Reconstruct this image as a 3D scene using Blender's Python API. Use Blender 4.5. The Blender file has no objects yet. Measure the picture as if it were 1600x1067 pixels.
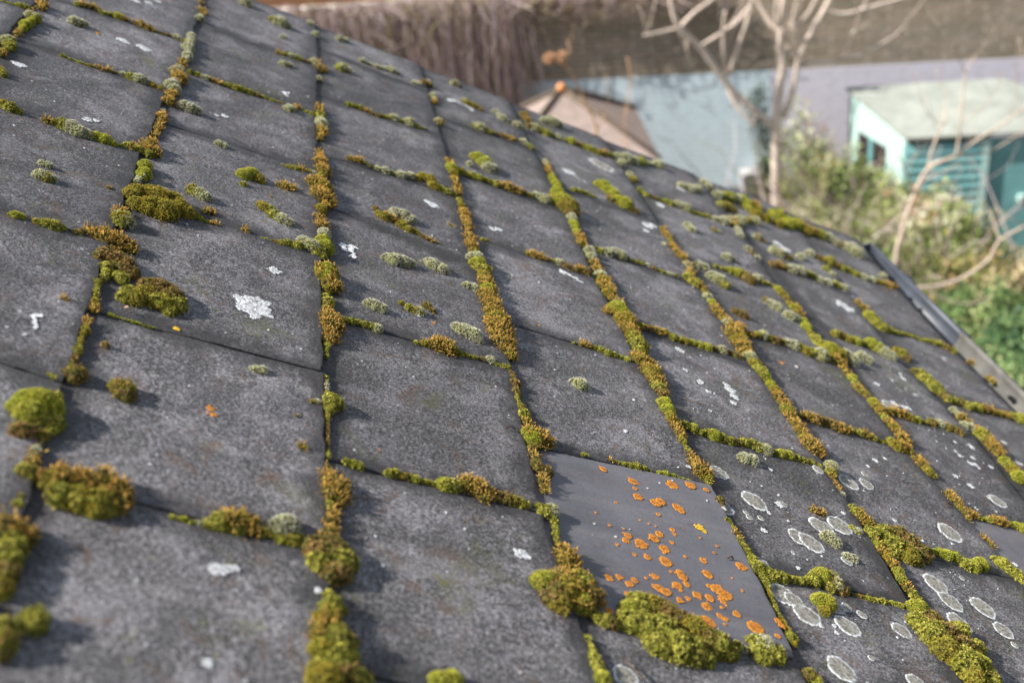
import bpy, math, random
import numpy as np
from mathutils import Matrix, Vector
rng = np.random.default_rng(7)
random.seed(7)
sc = bpy.context.scene
COL = sc.collection

# ------------------------------------------------------------------ frames
FL = 2.2204                                   # focal length in half frame widths
HC = 6.5                                      # camera height over the garden
PITCH = math.radians(31)
GA = 0.2542                                   # exposed height of a slate row
t0 = np.array([-0.20937171, 0.03910579, 1.28395466])
e1 = np.array([0.15257311, 0.48915543, -0.85874816])
e2 = np.array([0.9004778, 0.28926494, 0.32475457])
nn = np.cross(e1, e2)
gd = math.sin(PITCH) * e2 - math.cos(PITCH) * nn
Zw = -gd
Yw = np.array([0, 0, 1.]) - Zw[2] * Zw; Yw /= np.linalg.norm(Yw)
Xw = np.cross(Yw, Zw)
RW = np.array([Xw, Yw, Zw])
E1, E2, NN, T0 = RW @ e1, RW @ e2, RW @ nn, RW @ t0 + np.array([0, 0, HC])
ROOF = Matrix(((E1[0], E2[0], NN[0], T0[0]), (E1[1], E2[1], NN[1], T0[1]), (E1[2], E2[2], NN[2], T0[2]), (0, 0, 0, 1)))
TN = float(t0 @ nn)

def ray(x, y):
    return RW @ np.array([(x - 800) / (FL * 800), (y - 533.5) / (FL * 800), 1.0])
def ground(x, y, z):
    d = ray(x, y); return d * ((z - HC) / d[2]) + np.array([0, 0, HC])
def atY(x, y, Y):
    d = ray(x, y); return d * (Y / d[1]) + np.array([0, 0, HC])
def roofpt(x, y, z=0.0):
    """photo point -> metres (a along the rows, b down the slope) on the roof, and distance"""
    d = np.array([(x - 800) / (FL * 800), (y - 533.5) / (FL * 800), 1.0])
    s = (TN + z) / (d @ nn)
    q = d * s - t0
    return float(q @ e1), float(q @ e2), float(s)

# ------------------------------------------------------------------ camera
cam = bpy.data.cameras.new('camera'); camo = bpy.data.objects.new('camera', cam); COL.objects.link(camo)
Rc = np.column_stack([RW[:, 0], -RW[:, 1], -RW[:, 2]])
camo.matrix_world = Matrix(((*Rc[0], 0), (*Rc[1], 0), (*Rc[2], HC), (0, 0, 0, 1)))
cam.sensor_width = 36; cam.sensor_fit = 'HORIZONTAL'; cam.lens = FL * 18
cam.clip_start = 0.02; cam.clip_end = 2000
cam.dof.use_dof = True; cam.dof.focus_distance = 1.47; cam.dof.aperture_fstop = 3.7
sc.camera = camo

# ------------------------------------------------------------------ light
EL_REL = math.radians(18); PHI = math.radians(1)
Ld = math.cos(EL_REL) * (math.cos(PHI) * E2 + math.sin(PHI) * E1) - math.sin(EL_REL) * NN   # direction the light travels
S = -Ld / np.linalg.norm(Ld)
el = math.asin(S[2]); az = math.atan2(S[0], S[1])
sun = bpy.data.lights.new('sun', 'SUN'); sun.energy = 5.0; sun.angle = math.radians(0.6); sun.color = (1.0, 0.95, 0.88)
so = bpy.data.objects.new('sun', sun); COL.objects.link(so)
so.rotation_mode = 'QUATERNION'; so.rotation_quaternion = Vector(S).to_track_quat('Z', 'Y'); so.location = (0, 0, 30)
w = bpy.data.worlds.new('World'); sc.world = w; w.use_nodes = True
nt = w.node_tree; bg = nt.nodes['Background']
sky = nt.nodes.new('ShaderNodeTexSky'); sky.sky_type = 'NISHITA'; sky.sun_disc = False
sky.sun_elevation = el; sky.sun_rotation = az; sky.air_density = 1.0; sky.dust_density = 1.5; sky.ozone_density = 1.0
hsv = nt.nodes.new('ShaderNodeHueSaturation'); hsv.inputs['Saturation'].default_value = 0.62
nt.links.new(sky.outputs[0], hsv.inputs['Color']); nt.links.new(hsv.outputs[0], bg.inputs[0]); bg.inputs[1].default_value = 0.078
sc.view_settings.view_transform = 'Standard'; sc.view_settings.look = 'None'
sc.view_settings.exposure = 1.0; sc.view_settings.gamma = 1.0
sc.cycles.use_denoising = True
sc.cycles.max_bounces = 6

# ------------------------------------------------------------------ materials
class M:
    def __init__(s, name):
        s.m = bpy.data.materials.new(name); s.m.use_nodes = True; s.t = s.m.node_tree
        s.b = s.t.nodes['Principled BSDF']
    def n(s, typ, **kw):
        x = s.t.nodes.new(typ)
        for k, v in kw.items():
            if k.startswith('i_'): x.inputs[k[2:].replace('_', ' ')].default_value = v
            else: setattr(x, k, v)
        return x
    def l(s, a, b): s.t.links.new(a, b)
    def noise(s, vec, scale, detail=4, rough=0.6, dist=0.0):
        x = s.n('ShaderNodeTexNoise'); s.l(vec, x.inputs['Vector'])
        x.inputs['Scale'].default_value = scale; x.inputs['Detail'].default_value = detail
        x.inputs['Roughness'].default_value = rough; x.inputs['Distortion'].default_value = dist
        return x.outputs['Fac']
    def ramp(s, fac, stops):
        x = s.n('ShaderNodeValToRGB'); s.l(fac, x.inputs[0]); e = x.color_ramp.elements
        while len(e) < len(stops): e.new(0.5)
        for i, (p, c) in enumerate(stops):
            e[i].position = p; e[i].color = (c, c, c, 1) if not hasattr(c, '__len__') else (*c, 1)
        return x.outputs[0]
    def mix(s, fac, a, b, mode='MIX'):
        x = s.n('ShaderNodeMix', data_type='RGBA', blend_type=mode)
        for v, i in ((fac, 0), (a, 6), (b, 7)):
            if hasattr(v, 'is_linked'): s.l(v, x.inputs[i])
            elif i == 0: x.inputs[0].default_value = v
            else: x.inputs[i].default_value = (*v, 1)
        return x.outputs[2]
    def math(s, op, a, b=0.0):
        x = s.n('ShaderNodeMath', operation=op)
        for v, i in ((a, 0), (b, 1)):
            if hasattr(v, 'is_linked'): s.l(v, x.inputs[i])
            else: x.inputs[i].default_value = v
        return x.outputs[0]
    def bump(s, h, strength=0.4, dist=0.001):
        x = s.n('ShaderNodeBump'); s.l(h, x.inputs['Height'])
        x.inputs['Strength'].default_value = strength; x.inputs['Distance'].default_value = dist
        s.l(x.outputs[0], s.b.inputs['Normal'])
    def coord(s, stretch=(1, 1, 1), per_object=True):
        tc = s.n('ShaderNodeTexCoord'); mp = s.n('ShaderNodeMapping'); s.l(tc.outputs['Object'], mp.inputs[0])
        mp.inputs['Scale'].default_value = stretch
        if per_object:
            oi = s.n('ShaderNodeObjectInfo'); c = s.n('ShaderNodeVectorMath', operation='SCALE')
            cc = s.n('ShaderNodeCombineXYZ')
            for i in range(3): s.l(oi.outputs['Random'], cc.inputs[i])
            s.l(cc.outputs[0], c.inputs[0]); c.inputs['Scale'].default_value = 37.0
            s.l(c.outputs[0], mp.inputs['Location'])
            s.rand = oi.outputs['Random']
        return mp.outputs[0]
    def base(s, c): s.l(c, s.b.inputs['Base Color'])

def plain(name, c, rough=0.6, var=0.25, scale=6.0, metal=0.0, bump=0.0):
    m = M(name); v = m.coord()
    f = m.noise(v, scale, 5)
    lo = tuple(x * (1 - var) for x in c); hi = tuple(min(1, x * (1 + var)) for x in c)
    m.base(m.ramp(f, [(0.3, lo), (0.7, hi)])); m.b.inputs['Roughness'].default_value = rough
    m.b.inputs['Metallic'].default_value = metal
    if bump: m.bump(m.noise(v, scale * 6, 4), bump, 0.004)
    return m.m

def slate_material():
    m = M('weathered_slate'); v = m.coord((1, 1, 1)); vs = m.coord((1.0, 0.62, 1))
    big = m.noise(v, 6.5, 6, 0.62, 0.8)
    mid = m.noise(m.coord((1, .75, 1)), 17, 6, 0.66, 0.8)
    fine = m.noise(vs, 360, 6, 0.80)
    grain = m.noise(vs, 820, 3, 0.8)
    col = m.ramp(big, [(0.36, (0.020, 0.019, 0.023)), (0.5, (0.046, 0.043, 0.049)), (0.62, (0.112, 0.106, 0.117))])
    col = m.mix(m.ramp(mid, [(0.42, 0.85), (0.56, 0.0)]), col, (0.024, 0.023, 0.026))
    col = m.mix(m.ramp(mid, [(0.52, 0.0), (0.64, 0.80)]), col, (0.16, 0.154, 0.168))
    # fleck strength follows the light patches, so dark areas stay smooth charcoal
    lightm = m.ramp(m.math('ADD', m.math('MULTIPLY', big, 0.55), m.math('MULTIPLY', mid, 0.45)), [(0.38, 0.50), (0.56, 1.0)])
    fd = m.ramp(fine, [(0.42, 0.9), (0.49, 0.0)])
    col = m.mix(fd, col, (0.020, 0.019, 0.020))
    fl = m.math('MULTIPLY', m.ramp(fine, [(0.515, 0.0), (0.585, 0.95)]), lightm)
    col = m.mix(fl, col, (0.30, 0.288, 0.30))
    gl = m.math('MULTIPLY', m.ramp(grain, [(0.56, 0.0), (0.61, 1.0)]), lightm)
    col = m.mix(gl, col, (0.50, 0.49, 0.49))
    rust = m.noise(v, 24, 4, 0.6, 1.2)
    col = m.mix(m.ramp(rust, [(0.57, 0.0), (0.68, 0.6)]), col, (0.105, 0.062, 0.042))
    ol = m.noise(m.coord((1, 1, 1.7)), 11, 4, 0.6, 0.6)
    col = m.mix(m.ramp(ol, [(0.60, 0.0), (0.74, 0.50)]), col, (0.085, 0.090, 0.030))
    ol2 = m.noise(m.coord((1.3, 1, 1.7)), 60, 3, 0.6, 0.4)
    col = m.mix(m.math('MULTIPLY', m.ramp(ol2, [(0.62, 0.0), (0.70, 0.7)]), m.ramp(ol, [(0.50, 0.0), (0.60, 1.0)])), col, (0.12, 0.13, 0.03))
    # run-off streaks down the slope
    st = m.noise(m.coord((1.0, 0.09, 1)), 34, 4, 0.6, 0.3)
    col = m.mix(m.ramp(st, [(0.56, 0.0), (0.72, 0.45)]), col, (0.030, 0.028, 0.030))
    col = m.mix(m.ramp(st, [(0.28, 0.35), (0.42, 0.0)]), col, (0.20, 0.19, 0.185))
    # damp, algae-dark margins along the joints, with ragged inner border
    ea = m.n('ShaderNodeVertexColor', layer_name='Col'); se = m.n('ShaderNodeSeparateColor'); m.l(ea.outputs['Color'], se.inputs[0])
    w1 = m.noise(v, 26, 5, 0.65)
    ef = m.math('ADD', se.outputs[0], m.math('MULTIPLY', m.math('SUBTRACT', w1, 0.5), 1.7))
    col = m.mix(m.ramp(ef, [(0.10, 0.80), (0.62, 0.0)]), col, (0.022, 0.021, 0.023))
    x = m.n('ShaderNodeMath', operation='MULTIPLY_ADD'); m.l(m.rand, x.inputs[0]); x.inputs[1].default_value = 0.40; x.inputs[2].default_value = 0.82
    hs = m.n('ShaderNodeHueSaturation'); m.l(x.outputs[0], hs.inputs['Value']); m.l(col, hs.inputs['Color'])
    m.base(hs.outputs[0])
    m.l(m.ramp(fine, [(0.3, 0.72), (0.7, 0.48)]), m.b.inputs['Roughness'])
    m.b.inputs['Specular IOR Level'].default_value = 0.5
    h = m.math('ADD', m.math('MULTIPLY', fine, 0.5), m.math('ADD', m.math('MULTIPLY', grain, 0.25), m.math('MULTIPLY', mid, 1.2)))
    m.bump(h, 0.85, 0.0024)
    return m.m
def smooth_slate_material():
    m = M('smooth_slate'); v = m.coord((1, 1, 1))
    big = m.noise(v, 7, 5, 0.6, 0.5); fine = m.noise(v, 420, 4, 0.7)
    col = m.ramp(big, [(0.3, (0.100, 0.098, 0.114)), (0.7, (0.160, 0.155, 0.174))])
    st = m.noise(m.coord((1.0, 0.1, 1)), 30, 4, 0.6, 0.3)
    col = m.mix(m.ramp(st, [(0.52, 0.0), (0.72, 0.40)]), col, (0.24, 0.23, 0.235))
    col = m.mix(m.ramp(st, [(0.30, 0.40), (0.46, 0.0)]), col, (0.075, 0.070, 0.076))
    col = m.mix(m.ramp(fine, [(0.40, 0.45), (0.52, 0.0)]), col, (0.06, 0.058, 0.062))
    sp = m.noise(v, 110, 3, 0.6)
    col = m.mix(m.ramp(sp, [(0.63, 0.0), (0.70, 0.55)]), col, (0.24, 0.13, 0.06))
    sp2 = m.noise(m.coord((1.2, 1, 1)), 36, 4, 0.6)
    col = m.mix(m.ramp(sp2, [(0.58, 0.0), (0.70, 0.35)]), col, (0.055, 0.05, 0.052))
    m.base(col); m.b.inputs['Roughness'].default_value = 0.46; m.b.inputs['Specular IOR Level'].default_value = 0.5
    m.bump(m.math('ADD', m.math('MULTIPLY', fine, 0.25), m.noise(m.coord((1, .5, 1)), 30, 4)), 0.35, 0.0015)
    return m.m
def attr_material(name, rough=0.7, trans=0.0, sheen=0.0, grain=0.0, spec=0.3):
    m = M(name); a = m.n('ShaderNodeVertexColor', layer_name='Col')
    c = a.outputs['Color']
    if grain:
        v = m.coord((1, 1, 1)); f = m.noise(v, 330, 4, 0.75)
        c = m.mix(m.ramp(f, [(0.40, grain), (0.50, 0.0)]), c, (0.05, 0.048, 0.045)); m.bump(f, 0.8, 0.001)
    m.base(c); m.b.inputs['Roughness'].default_value = rough; m.b.inputs['Specular IOR Level'].default_value = spec
    if trans:
        tr = m.n('ShaderNodeBsdfTranslucent'); m.l(c, tr.inputs['Color'])
        mx = m.n('ShaderNodeMixShader'); mx.inputs[0].default_value = trans
        m.l(m.b.outputs[0], mx.inputs[1]); m.l(tr.outputs[0], mx.inputs[2])
        m.l(mx.outputs[0], m.t.nodes['Material Output'].inputs['Surface'])
    return m.m
def brick_material(name, c1, c2, mortar, paint=None, dirt=None):
    m = M(name); tc = m.n('ShaderNodeTexCoord'); sp = m.n('ShaderNodeSeparateXYZ'); m.l(tc.outputs['Object'], sp.inputs[0])
    cb = m.n('ShaderNodeCombineXYZ'); m.l(sp.outputs[0], cb.inputs[0]); m.l(sp.outputs[2], cb.inputs[1])
    br = m.n('ShaderNodeTexBrick'); m.l(cb.outputs[0], br.inputs['Vector'])
    br.inputs['Scale'].default_value = 1.0; br.inputs['Brick Width'].default_value = 0.45; br.inputs['Row Height'].default_value = 0.075
    br.inputs['Mortar Size'].default_value = 0.012; br.inputs['Mortar Smooth'].default_value = 0.2
    br.inputs['Color1'].default_value = (*c1, 1); br.inputs['Color2'].default_value = (*c2, 1); br.inputs['Mortar'].default_value = (*mortar, 1)
    col = br.outputs['Color']; nz = m.noise(tc.outputs['Object'], 2.2, 6, 0.65)
    if paint:
        f2 = m.noise(tc.outputs['Object'], 9, 5, 0.6)
        pc = m.ramp(f2, [(0.3, tuple(x * 0.82 for x in paint)), (0.7, paint)])
        col = m.mix(0.80, col, pc)
    if dirt:
        col = m.mix(m.ramp(nz, [(0.45, 0.0), (0.64, 0.6)]), col, dirt)
        col = m.mix(m.ramp(m.noise(tc.outputs['Object'], 11, 4), [(0.5, 0.0), (0.7, 0.5)]), col, tuple(x * 0.6 for x in dirt))
    m.base(col); m.b.inputs['Roughness'].default_value = 0.85
    m.bump(m.math('SUBTRACT', m.math('MULTIPLY', nz, 0.3), br.outputs['Fac']), 0.6, 0.008)
    return m.m

MAT = {
 'slate': slate_material(), 'smooth': smooth_slate_material(),
 'moss': attr_material('moss_leaves', 0.75, 0.22, spec=0.25),
 'lichen': attr_material('lichen_crust', 0.9, grain=0.6, spec=0.1),
 'leaf': attr_material('garden_leaves', 0.5, 0.3, spec=0.4),
 'twig': attr_material('creeper_stems', 0.85, spec=0.2),
 'brick': brick_material('weathered_brick', (0.26, 0.19, 0.135), (0.17, 0.14, 0.105), (0.40, 0.36, 0.30), dirt=(0.15, 0.125, 0.08)),
 'orangebrick': brick_material('orange_brick', (0.88, 0.36, 0.16), (0.80, 0.30, 0.13), (0.8, 0.5, 0.3)),
 'paintblue': brick_material('pale_blue_paint', (0.5, 0.58, 0.62), (0.42, 0.5, 0.55), (0.05, 0.06, 0.07), paint=(0.58, 0.70, 0.76)),
 'paintgrey': brick_material('lavender_grey_paint', (0.55, 0.53, 0.6), (0.45, 0.44, 0.5), (0.06, 0.06, 0.07), paint=(0.65, 0.62, 0.70)),
 'coping': plain('coping_stone', (0.62, 0.56, 0.48), 0.85, 0.35, 5, bump=0.4),
 'teal': plain('teal_paint', (0.15, 0.34, 0.345), 0.55, 0.15, 5),
 'mint': plain('mint_paint', (0.42, 0.58, 0.54), 0.5, 0.08, 4),
 'felt': plain('pale_roof_felt', (0.25, 0.27, 0.24), 0.9, 0.22, 4),
 'darkfelt': plain('dark_felt', (0.045, 0.045, 0.055), 0.8, 0.3, 8),
 'glass': plain('dark_glass', (0.03, 0.022, 0.028), 0.12, 0.4, 9),
 'pinkwood': plain('pinkish_tiles', (0.25, 0.195, 0.17), 0.8, 0.2, 9, bump=0.3),
 'terracotta': plain('terracotta', (0.60, 0.25, 0.09), 0.8, 0.15, 8),
 'bark': plain('pale_bark', (0.60, 0.50, 0.42), 0.85, 0.25, 22, bump=0.5),
 'barkpink': plain('pinkish_bark', (0.46, 0.37, 0.29), 0.85, 0.25, 22, bump=0.5),
 'stem': plain('dry_stem', (0.50, 0.30, 0.16), 0.85, 0.3, 30),
 'gutter': plain('dark_gutter_plastic', (0.05, 0.058, 0.075), 0.5, 0.35, 10),
 'gutterold': plain('weathered_gutter', (0.13, 0.127, 0.115), 0.8, 0.40, 14, bump=0.4),
 'soil': plain('soil', (0.09, 0.075, 0.05), 0.95, 0.4, 3, bump=0.5),
 'plaster': brick_material('house_brick', (0.30, 0.16, 0.10), (0.24, 0.12, 0.08), (0.3, 0.27, 0.23)),
 'timber': plain('roof_timber', (0.10, 0.075, 0.05), 0.85, 0.3, 12),
 'whiteplastic': plain('white_plastic', (0.40, 0.39, 0.40), 0.5, 0.06, 5),
 'paving': plain('paving', (0.20, 0.185, 0.165), 0.9, 0.3, 3, bump=0.3),
}

# ------------------------------------------------------------------ helpers
class MB:
    def __init__(s): s.v = []; s.f = []; s.c = []
    def add(s, vs, fs, col=None):
        o = len(s.v); s.v += [tuple(float(q) for q in p) for p in vs]; s.f += [tuple(i + o for i in f) for f in fs]
        s.c += [col or (0.5, 0.5, 0.5)] * len(vs)
    def box(s, x0, y0, z0, x1, y1, z1, col=None):
        s.add([(x0, y0, z0), (x1, y0, z0), (x1, y1, z0), (x0, y1, z0), (x0, y0, z1), (x1, y0, z1), (x1, y1, z1), (x0, y1, z1)],
              [(3, 2, 1, 0), (4, 5, 6, 7), (0, 1, 5, 4), (1, 2, 6, 5), (2, 3, 7, 6), (3, 0, 4, 7)], col)
    def hexa(s, P, col=None):
        s.add(P, [(3, 2, 1, 0), (4, 5, 6, 7), (0, 1, 5, 4), (1, 2, 6, 5), (2, 3, 7, 6), (3, 0, 4, 7)], col)
    def tube(s, pts, rad, seg=7, col=None):
        pts = [Vector([float(q) for q in p]) for p in pts]; n = len(pts); vs = []; fs = []
        for i, p in enumerate(pts):
            d = (pts[min(i + 1, n - 1)] - pts[max(i - 1, 0)]).normalized()
            a = d.cross(Vector((0.3, 0.9, 0.2)))
            if a.length < 1e-4: a = d.cross(Vector((1, 0, 0)))
            a.normalize(); b = d.cross(a)
            for k in range(seg):
                q = 2 * math.pi * k / seg
                vs.append(p + (a * math.cos(q) + b * math.sin(q)) * rad[i])
        for i in range(n - 1):
            for k in range(seg):
                fs.append((i * seg + k, i * seg + (k + 1) % seg, (i + 1) * seg + (k + 1) % seg, (i + 1) * seg + k))
        fs.append(tuple(range(seg))[::-1]); fs.append(tuple((n - 1) * seg + k for k in range(seg)))
        s.add(vs, fs, col)
    def build(s, name, mat, parent=None, loc=(0, 0, 0), smooth=False, colors=False, mw=None):
        me = bpy.data.meshes.new(name); L = Vector([float(q) for q in loc])
        me.from_pydata([tuple(Vector(p) - L) for p in s.v], [], s.f); me.update()
        if colors:
            ca = me.color_attributes.new('Col', 'FLOAT_COLOR', 'POINT')
            arr = np.ones((len(s.v), 4), np.float32); arr[:, :3] = np.array(s.c); ca.data.foreach_set('color', arr.ravel())
        me.materials.append(mat if not isinstance(mat, str) else MAT[mat])
        if smooth: me.polygons.foreach_set('use_smooth', [True] * len(me.polygons))
        o = bpy.data.objects.new(name, me); COL.objects.link(o)
        if mw is not None: o.matrix_world = mw @ Matrix.Translation(L)
        else: o.matrix_world = Matrix.Translation(L)
        if parent is not None: o.parent = parent
        return o

def npmesh(name, verts, tris, cols, mat, mw, loc, smooth=False, nside=3):
    """fast mesh from arrays (verts relative to the roof frame), origin at loc"""
    me = bpy.data.meshes.new(name); V = (verts - np.array(loc)).astype(np.float32)
    me.vertices.add(len(V)); me.vertices.foreach_set('co', V.ravel())
    F = tris.astype(np.int32); me.loops.add(F.size); me.loops.foreach_set('vertex_index', F.ravel())
    me.polygons.add(len(F)); me.polygons.foreach_set('loop_start', np.arange(0, F.size, nside, dtype=np.int32))
    me.update(calc_edges=True)
    ca = me.color_attributes.new('Col', 'FLOAT_COLOR', 'POINT')
    arr = np.ones((len(V), 4), np.float32); arr[:, :3] = cols; ca.data.foreach_set('color', arr.ravel())
    me.materials.append(mat)
    if smooth: me.polygons.foreach_set('use_smooth', np.ones(len(F), bool))
    o = bpy.data.objects.new(name, me); COL.objects.link(o)
    o.matrix_world = mw @ Matrix.Translation(Vector([float(q) for q in loc]))
    return o
def tag(o, label=None, cat=None, group=None, kind=None):
    if label: o['label'] = label
    if cat: o['category'] = cat
    if group: o['group'] = group
    if kind: o['kind'] = kind
    return o
def empty(name, loc):
    o = bpy.data.objects.new(name, None); COL.objects.link(o); o.matrix_world = Matrix.Translation(Vector([float(q) for q in loc])); o.empty_display_size = 0.1
    return o
def adopt(child, parent):
    """parent keeping the child's place (parents here are unrotated empties or roof-frame objects)"""
    mw = child.matrix_world.copy(); child.parent = parent
    child.matrix_parent_inverse = parent.matrix_world.inverted(); child.matrix_world = mw
def wn(x, y, z, s=0):
    """cheap smooth noise, about -1..1"""
    return (np.sin(x * 1.0 + 1.7 * s + 1.3 * np.sin(y * 0.9 + s)) + np.sin(y * 1.13 + 2.1 * s + 1.1 * np.sin(z * 1.2 - s)) + np.sin(z * 0.93 + 0.7 * s + 1.2 * np.sin(x * 1.1 + 2 * s))) / 3
ORD = ['', 'first', 'second', 'third', 'fourth', 'fifth', 'sixth', 'seventh', 'eighth', 'ninth', 'tenth', 'eleventh', 'twelfth', 'thirteenth', 'fourteenth', 'fifteenth', 'sixteenth', 'seventeenth', 'eighteenth', 'nineteenth', 'twentieth'] + ['twenty-' + o for o in ('first', 'second', 'third', 'fourth', 'fifth', 'sixth', 'seventh', 'eighth', 'ninth')] + ['thirtieth'] + ['thirty-' + o for o in ('first', 'second', 'third', 'fourth', 'fifth', 'sixth', 'seventh', 'eighth', 'ninth')]

# ------------------------------------------------------------------ the slates
VERGE = -5.27 * 0.3
# joints read from the photograph: (row, index) -> (upslope end, tail end)
PERP = {
 (0, 0): (158, 490, 505, 582), (0, 1): (62, 745, 512, 862), (0, -1): (205, 300, 501, 403), (0, -2): (247, 190, 496, 270), (0, -3): (290, 110, 493, 179), (0, -4): (308, 37, 496, 105),
 (1, .5): (513, 718, 845, 800), (1, -.5): (508, 492, 800, 578), (1, -1.5): (506, 320, 742, 415), (1, -2.5): (500, 240, 713, 305), (1, -3.5): (499, 150, 689, 213), (1, -4.5): (500, 77, 669, 145),
 (2, 1): (905, 955, 1245, 1030), (2, 0): (832, 697, 1112, 757), (2, -1): (780, 500, 1000, 568), (2, -2): (740, 371, 928, 433), (2, -3): (712, 269, 888, 335), (2, -4): (686, 185, 832, 234),
 (3, .5): (1172, 880, 1425, 948), (3, -.5): (1065, 660, 1290, 728), (3, -1.5): (985, 510, 1178, 575), (3, -2.5): (920, 388, 1095, 448), (3, -3.5): (872, 294, 1030, 350), (3, -4.5): (828, 197, 962, 246),
 (4, 0): (1365, 848, 1600, 908), (4, -1): (1235, 643, 1412, 698), (4, -2): (1150, 518, 1320, 570), (4, -3): (1068, 403, 1215, 449), (4, -4): (1000, 297, 1150, 352),
 (5, -.5): (1497, 797, 1640, 833), (5, -1.5): (1383, 640, 1520, 680), (5, -2.5): (1309, 524, 1400, 558), (5, -3.5): (1207, 412, 1330, 460), (5, -4.5): (1122, 310, 1245, 352),
 (6, -4): (1275, 401, 1402, 450), (6, -3): (1362, 500, 1493, 549), (6, -2): (1476, 620, 1600, 658),
 (-1, .5): (-60, 552, 100, 597), (-1, -.5): (0, 328, 170, 380), (-1, -1.5): (-10, 155, 222, 238), (-1, -2.5): (40, 66, 262, 140), (-1, -3.5): (75, -5, 296, 66),
}
def joint(r, k):
    if (r, k) in PERP:
        x1, y1, x2, y2 = PERP[(r, k)]
        a1, b1, _ = roofpt(x1, y1, -0.002); a2, b2, _ = roofpt(x2, y2, 0.0023)
    else:
        q = random.Random(int(r * 31 + k * 2 * 7 + 500))
        a1, b1 = k * 0.3 + q.uniform(-.004, .004), (r - 1) * GA + q.uniform(-.003, .003)
        a2, b2 = k * 0.3 + q.uniform(-.004, .004), (r if r < 6 else 6.14) * GA + q.uniform(-.003, .003)
    return a1, b1, a2, b2
roof = empty('slate_roof', T0)
bpy.context.view_layer.update()
tag(roof, 'mossy slate roof of big grey slates sloping down to the dark gutter', 'roof')
SLATES = []
def lin(p, q, s): return (p[0] + (q[0] - p[0]) * s, p[1] + (q[1] - p[1]) * s)
def make_slate(r, k0, k1, mat, lift=0.0):
    """slate of row r between joints k0 (far side) and k1 (near side); None = verge"""
    if k0 is None:
        j = joint(r, k1); A0 = (VERGE, j[1]); B0 = (VERGE, (j[3] - 0.002) if r < 6 else 6.14 * GA)
    else:
        j = joint(r, k0); A0 = (j[0] + .0013, j[1]); B0 = (j[2] + .0013, j[3])
    j = joint(r, k1); A1 = (j[0] - .0013, j[1]); B1 = (j[2] - .0013, j[3])
    q = random.Random(int(r * 101 + k1 * 14 + 999))
    # head pushed up under the row above
    def ext(A, B):
        d = math.hypot(B[0] - A[0], B[1] - A[1]); s = 0.075 / d
        return (A[0] - (B[0] - A[0]) * s, A[1] - (B[1] - A[1]) * s)
    H0, H1 = ext(A0, B0), ext(A1, B1)
    S_ = [0, .004, .012] + [i / 22 for i in range(1, 22)] + [.988, .996, 1]
    n = len(S_); vs = []; ecol = []; ph = q.uniform(0, 50)
    tailb = max(B0[1], B1[1])
    th = 0.0042
    cut = [q.choice([0, 0, 0, .004, .007]) for _ in range(2)]
    for i, s in enumerate(S_):            # s: along the row
        for jx, t in enumerate(S_):       # t: head -> tail
            p0 = lin(H0, B0, t); p1 = lin(H1, B1, t); p = lin(p0, p1, s)
            x, y = p
            ed = min(s, 1 - s, 1 - t)
            z = 0.0023 + lift - (tailb - y) / GA * 0.0046 + (lift * -1.0) * (tailb - y) / GA
            wob = math.sin(x * 55 + ph) * math.sin(y * 47 + ph * 1.3) * 0.0004
            if ed < 0.002: z -= 0.0011
            elif ed < 0.008: z -= 0.00025
            # ragged edges
            if t > 0.99: y += 0.0011 * math.sin(x * 130 + ph) + 0.0007 * math.sin(x * 410 + ph * 2) - cut[0] * max(0, 1 - s / 0.05) - cut[1] * max(0, 1 - (1 - s) / 0.05)
            if s < 0.01: x += 0.0005 * math.sin(y * 170 + ph) + 0.0003 * math.sin(y * 510)
            if s > 0.99: x += 0.0005 * math.sin(y * 150 + ph + 2) + 0.0003 * math.sin(y * 530 + 1)
            vs.append((x, y, z + wob))
            de = min(s * .3, (1 - s) * .3, (1 - t) * .33, max(0, (t - .228)) * .33) / .055
            ecol.append((min(1, de),) * 3)
    fs = []
    for i in range(n - 1):
        for jx in range(n - 1):
            fs.append((i * n + jx, (i + 1) * n + jx, (i + 1) * n + jx + 1, i * n + jx + 1))
    ring = [i * n for i in range(n)] + [(n - 1) * n + j_ for j_ in range(1, n)] + [i * n + n - 1 for i in range(n - 2, -1, -1)] + [j_ for j_ in range(n - 2, 0, -1)]
    o = len(vs)
    for idx in ring:
        x, y, z = vs[idx]; vs.append((x, y, z - th + 0.0008)); ecol.append((0, 0, 0))
    m_ = len(ring)
    for i in range(m_): fs.append((ring[i], o + i, o + (i + 1) % m_, ring[(i + 1) % m_]))
    fs.append(tuple(o + i for i in range(m_)))
    mb = MB(); mb.v = vs; mb.f = fs; mb.c = ecol
    c = lin(lin(A0, A1, .5), lin(B0, B1, .5), .5)
    ob = mb.build('slate', mat, None, (c[0], c[1], 0), colors=True, mw=ROOF)
    adopt(ob, roof)
    SLATES.append(dict(o=ob, r=r, A0=A0, A1=A1, B0=B0, B1=B1, tail=tailb, lift=lift))
    return ob
def infr(a, b, m=160):
    q = t0 + a * e1 + b * e2
    if q[2] < 0.15: return False
    x = q[0] / q[2] * FL * 800 + 800; y = q[1] / q[2] * FL * 800 + 533.5
    return -m < x < 1600 + m and -m < y < 1067 + m
SMOOTH = {(2, 1): 'smooth', (5, .5): 'smooth'}
LIFT = {(0, 0): 0.0022, (0, -1): 0.001, (2, 1): 0.0014, (1, -.5): 0.0012, (2, -1): 0.0008}
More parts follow.
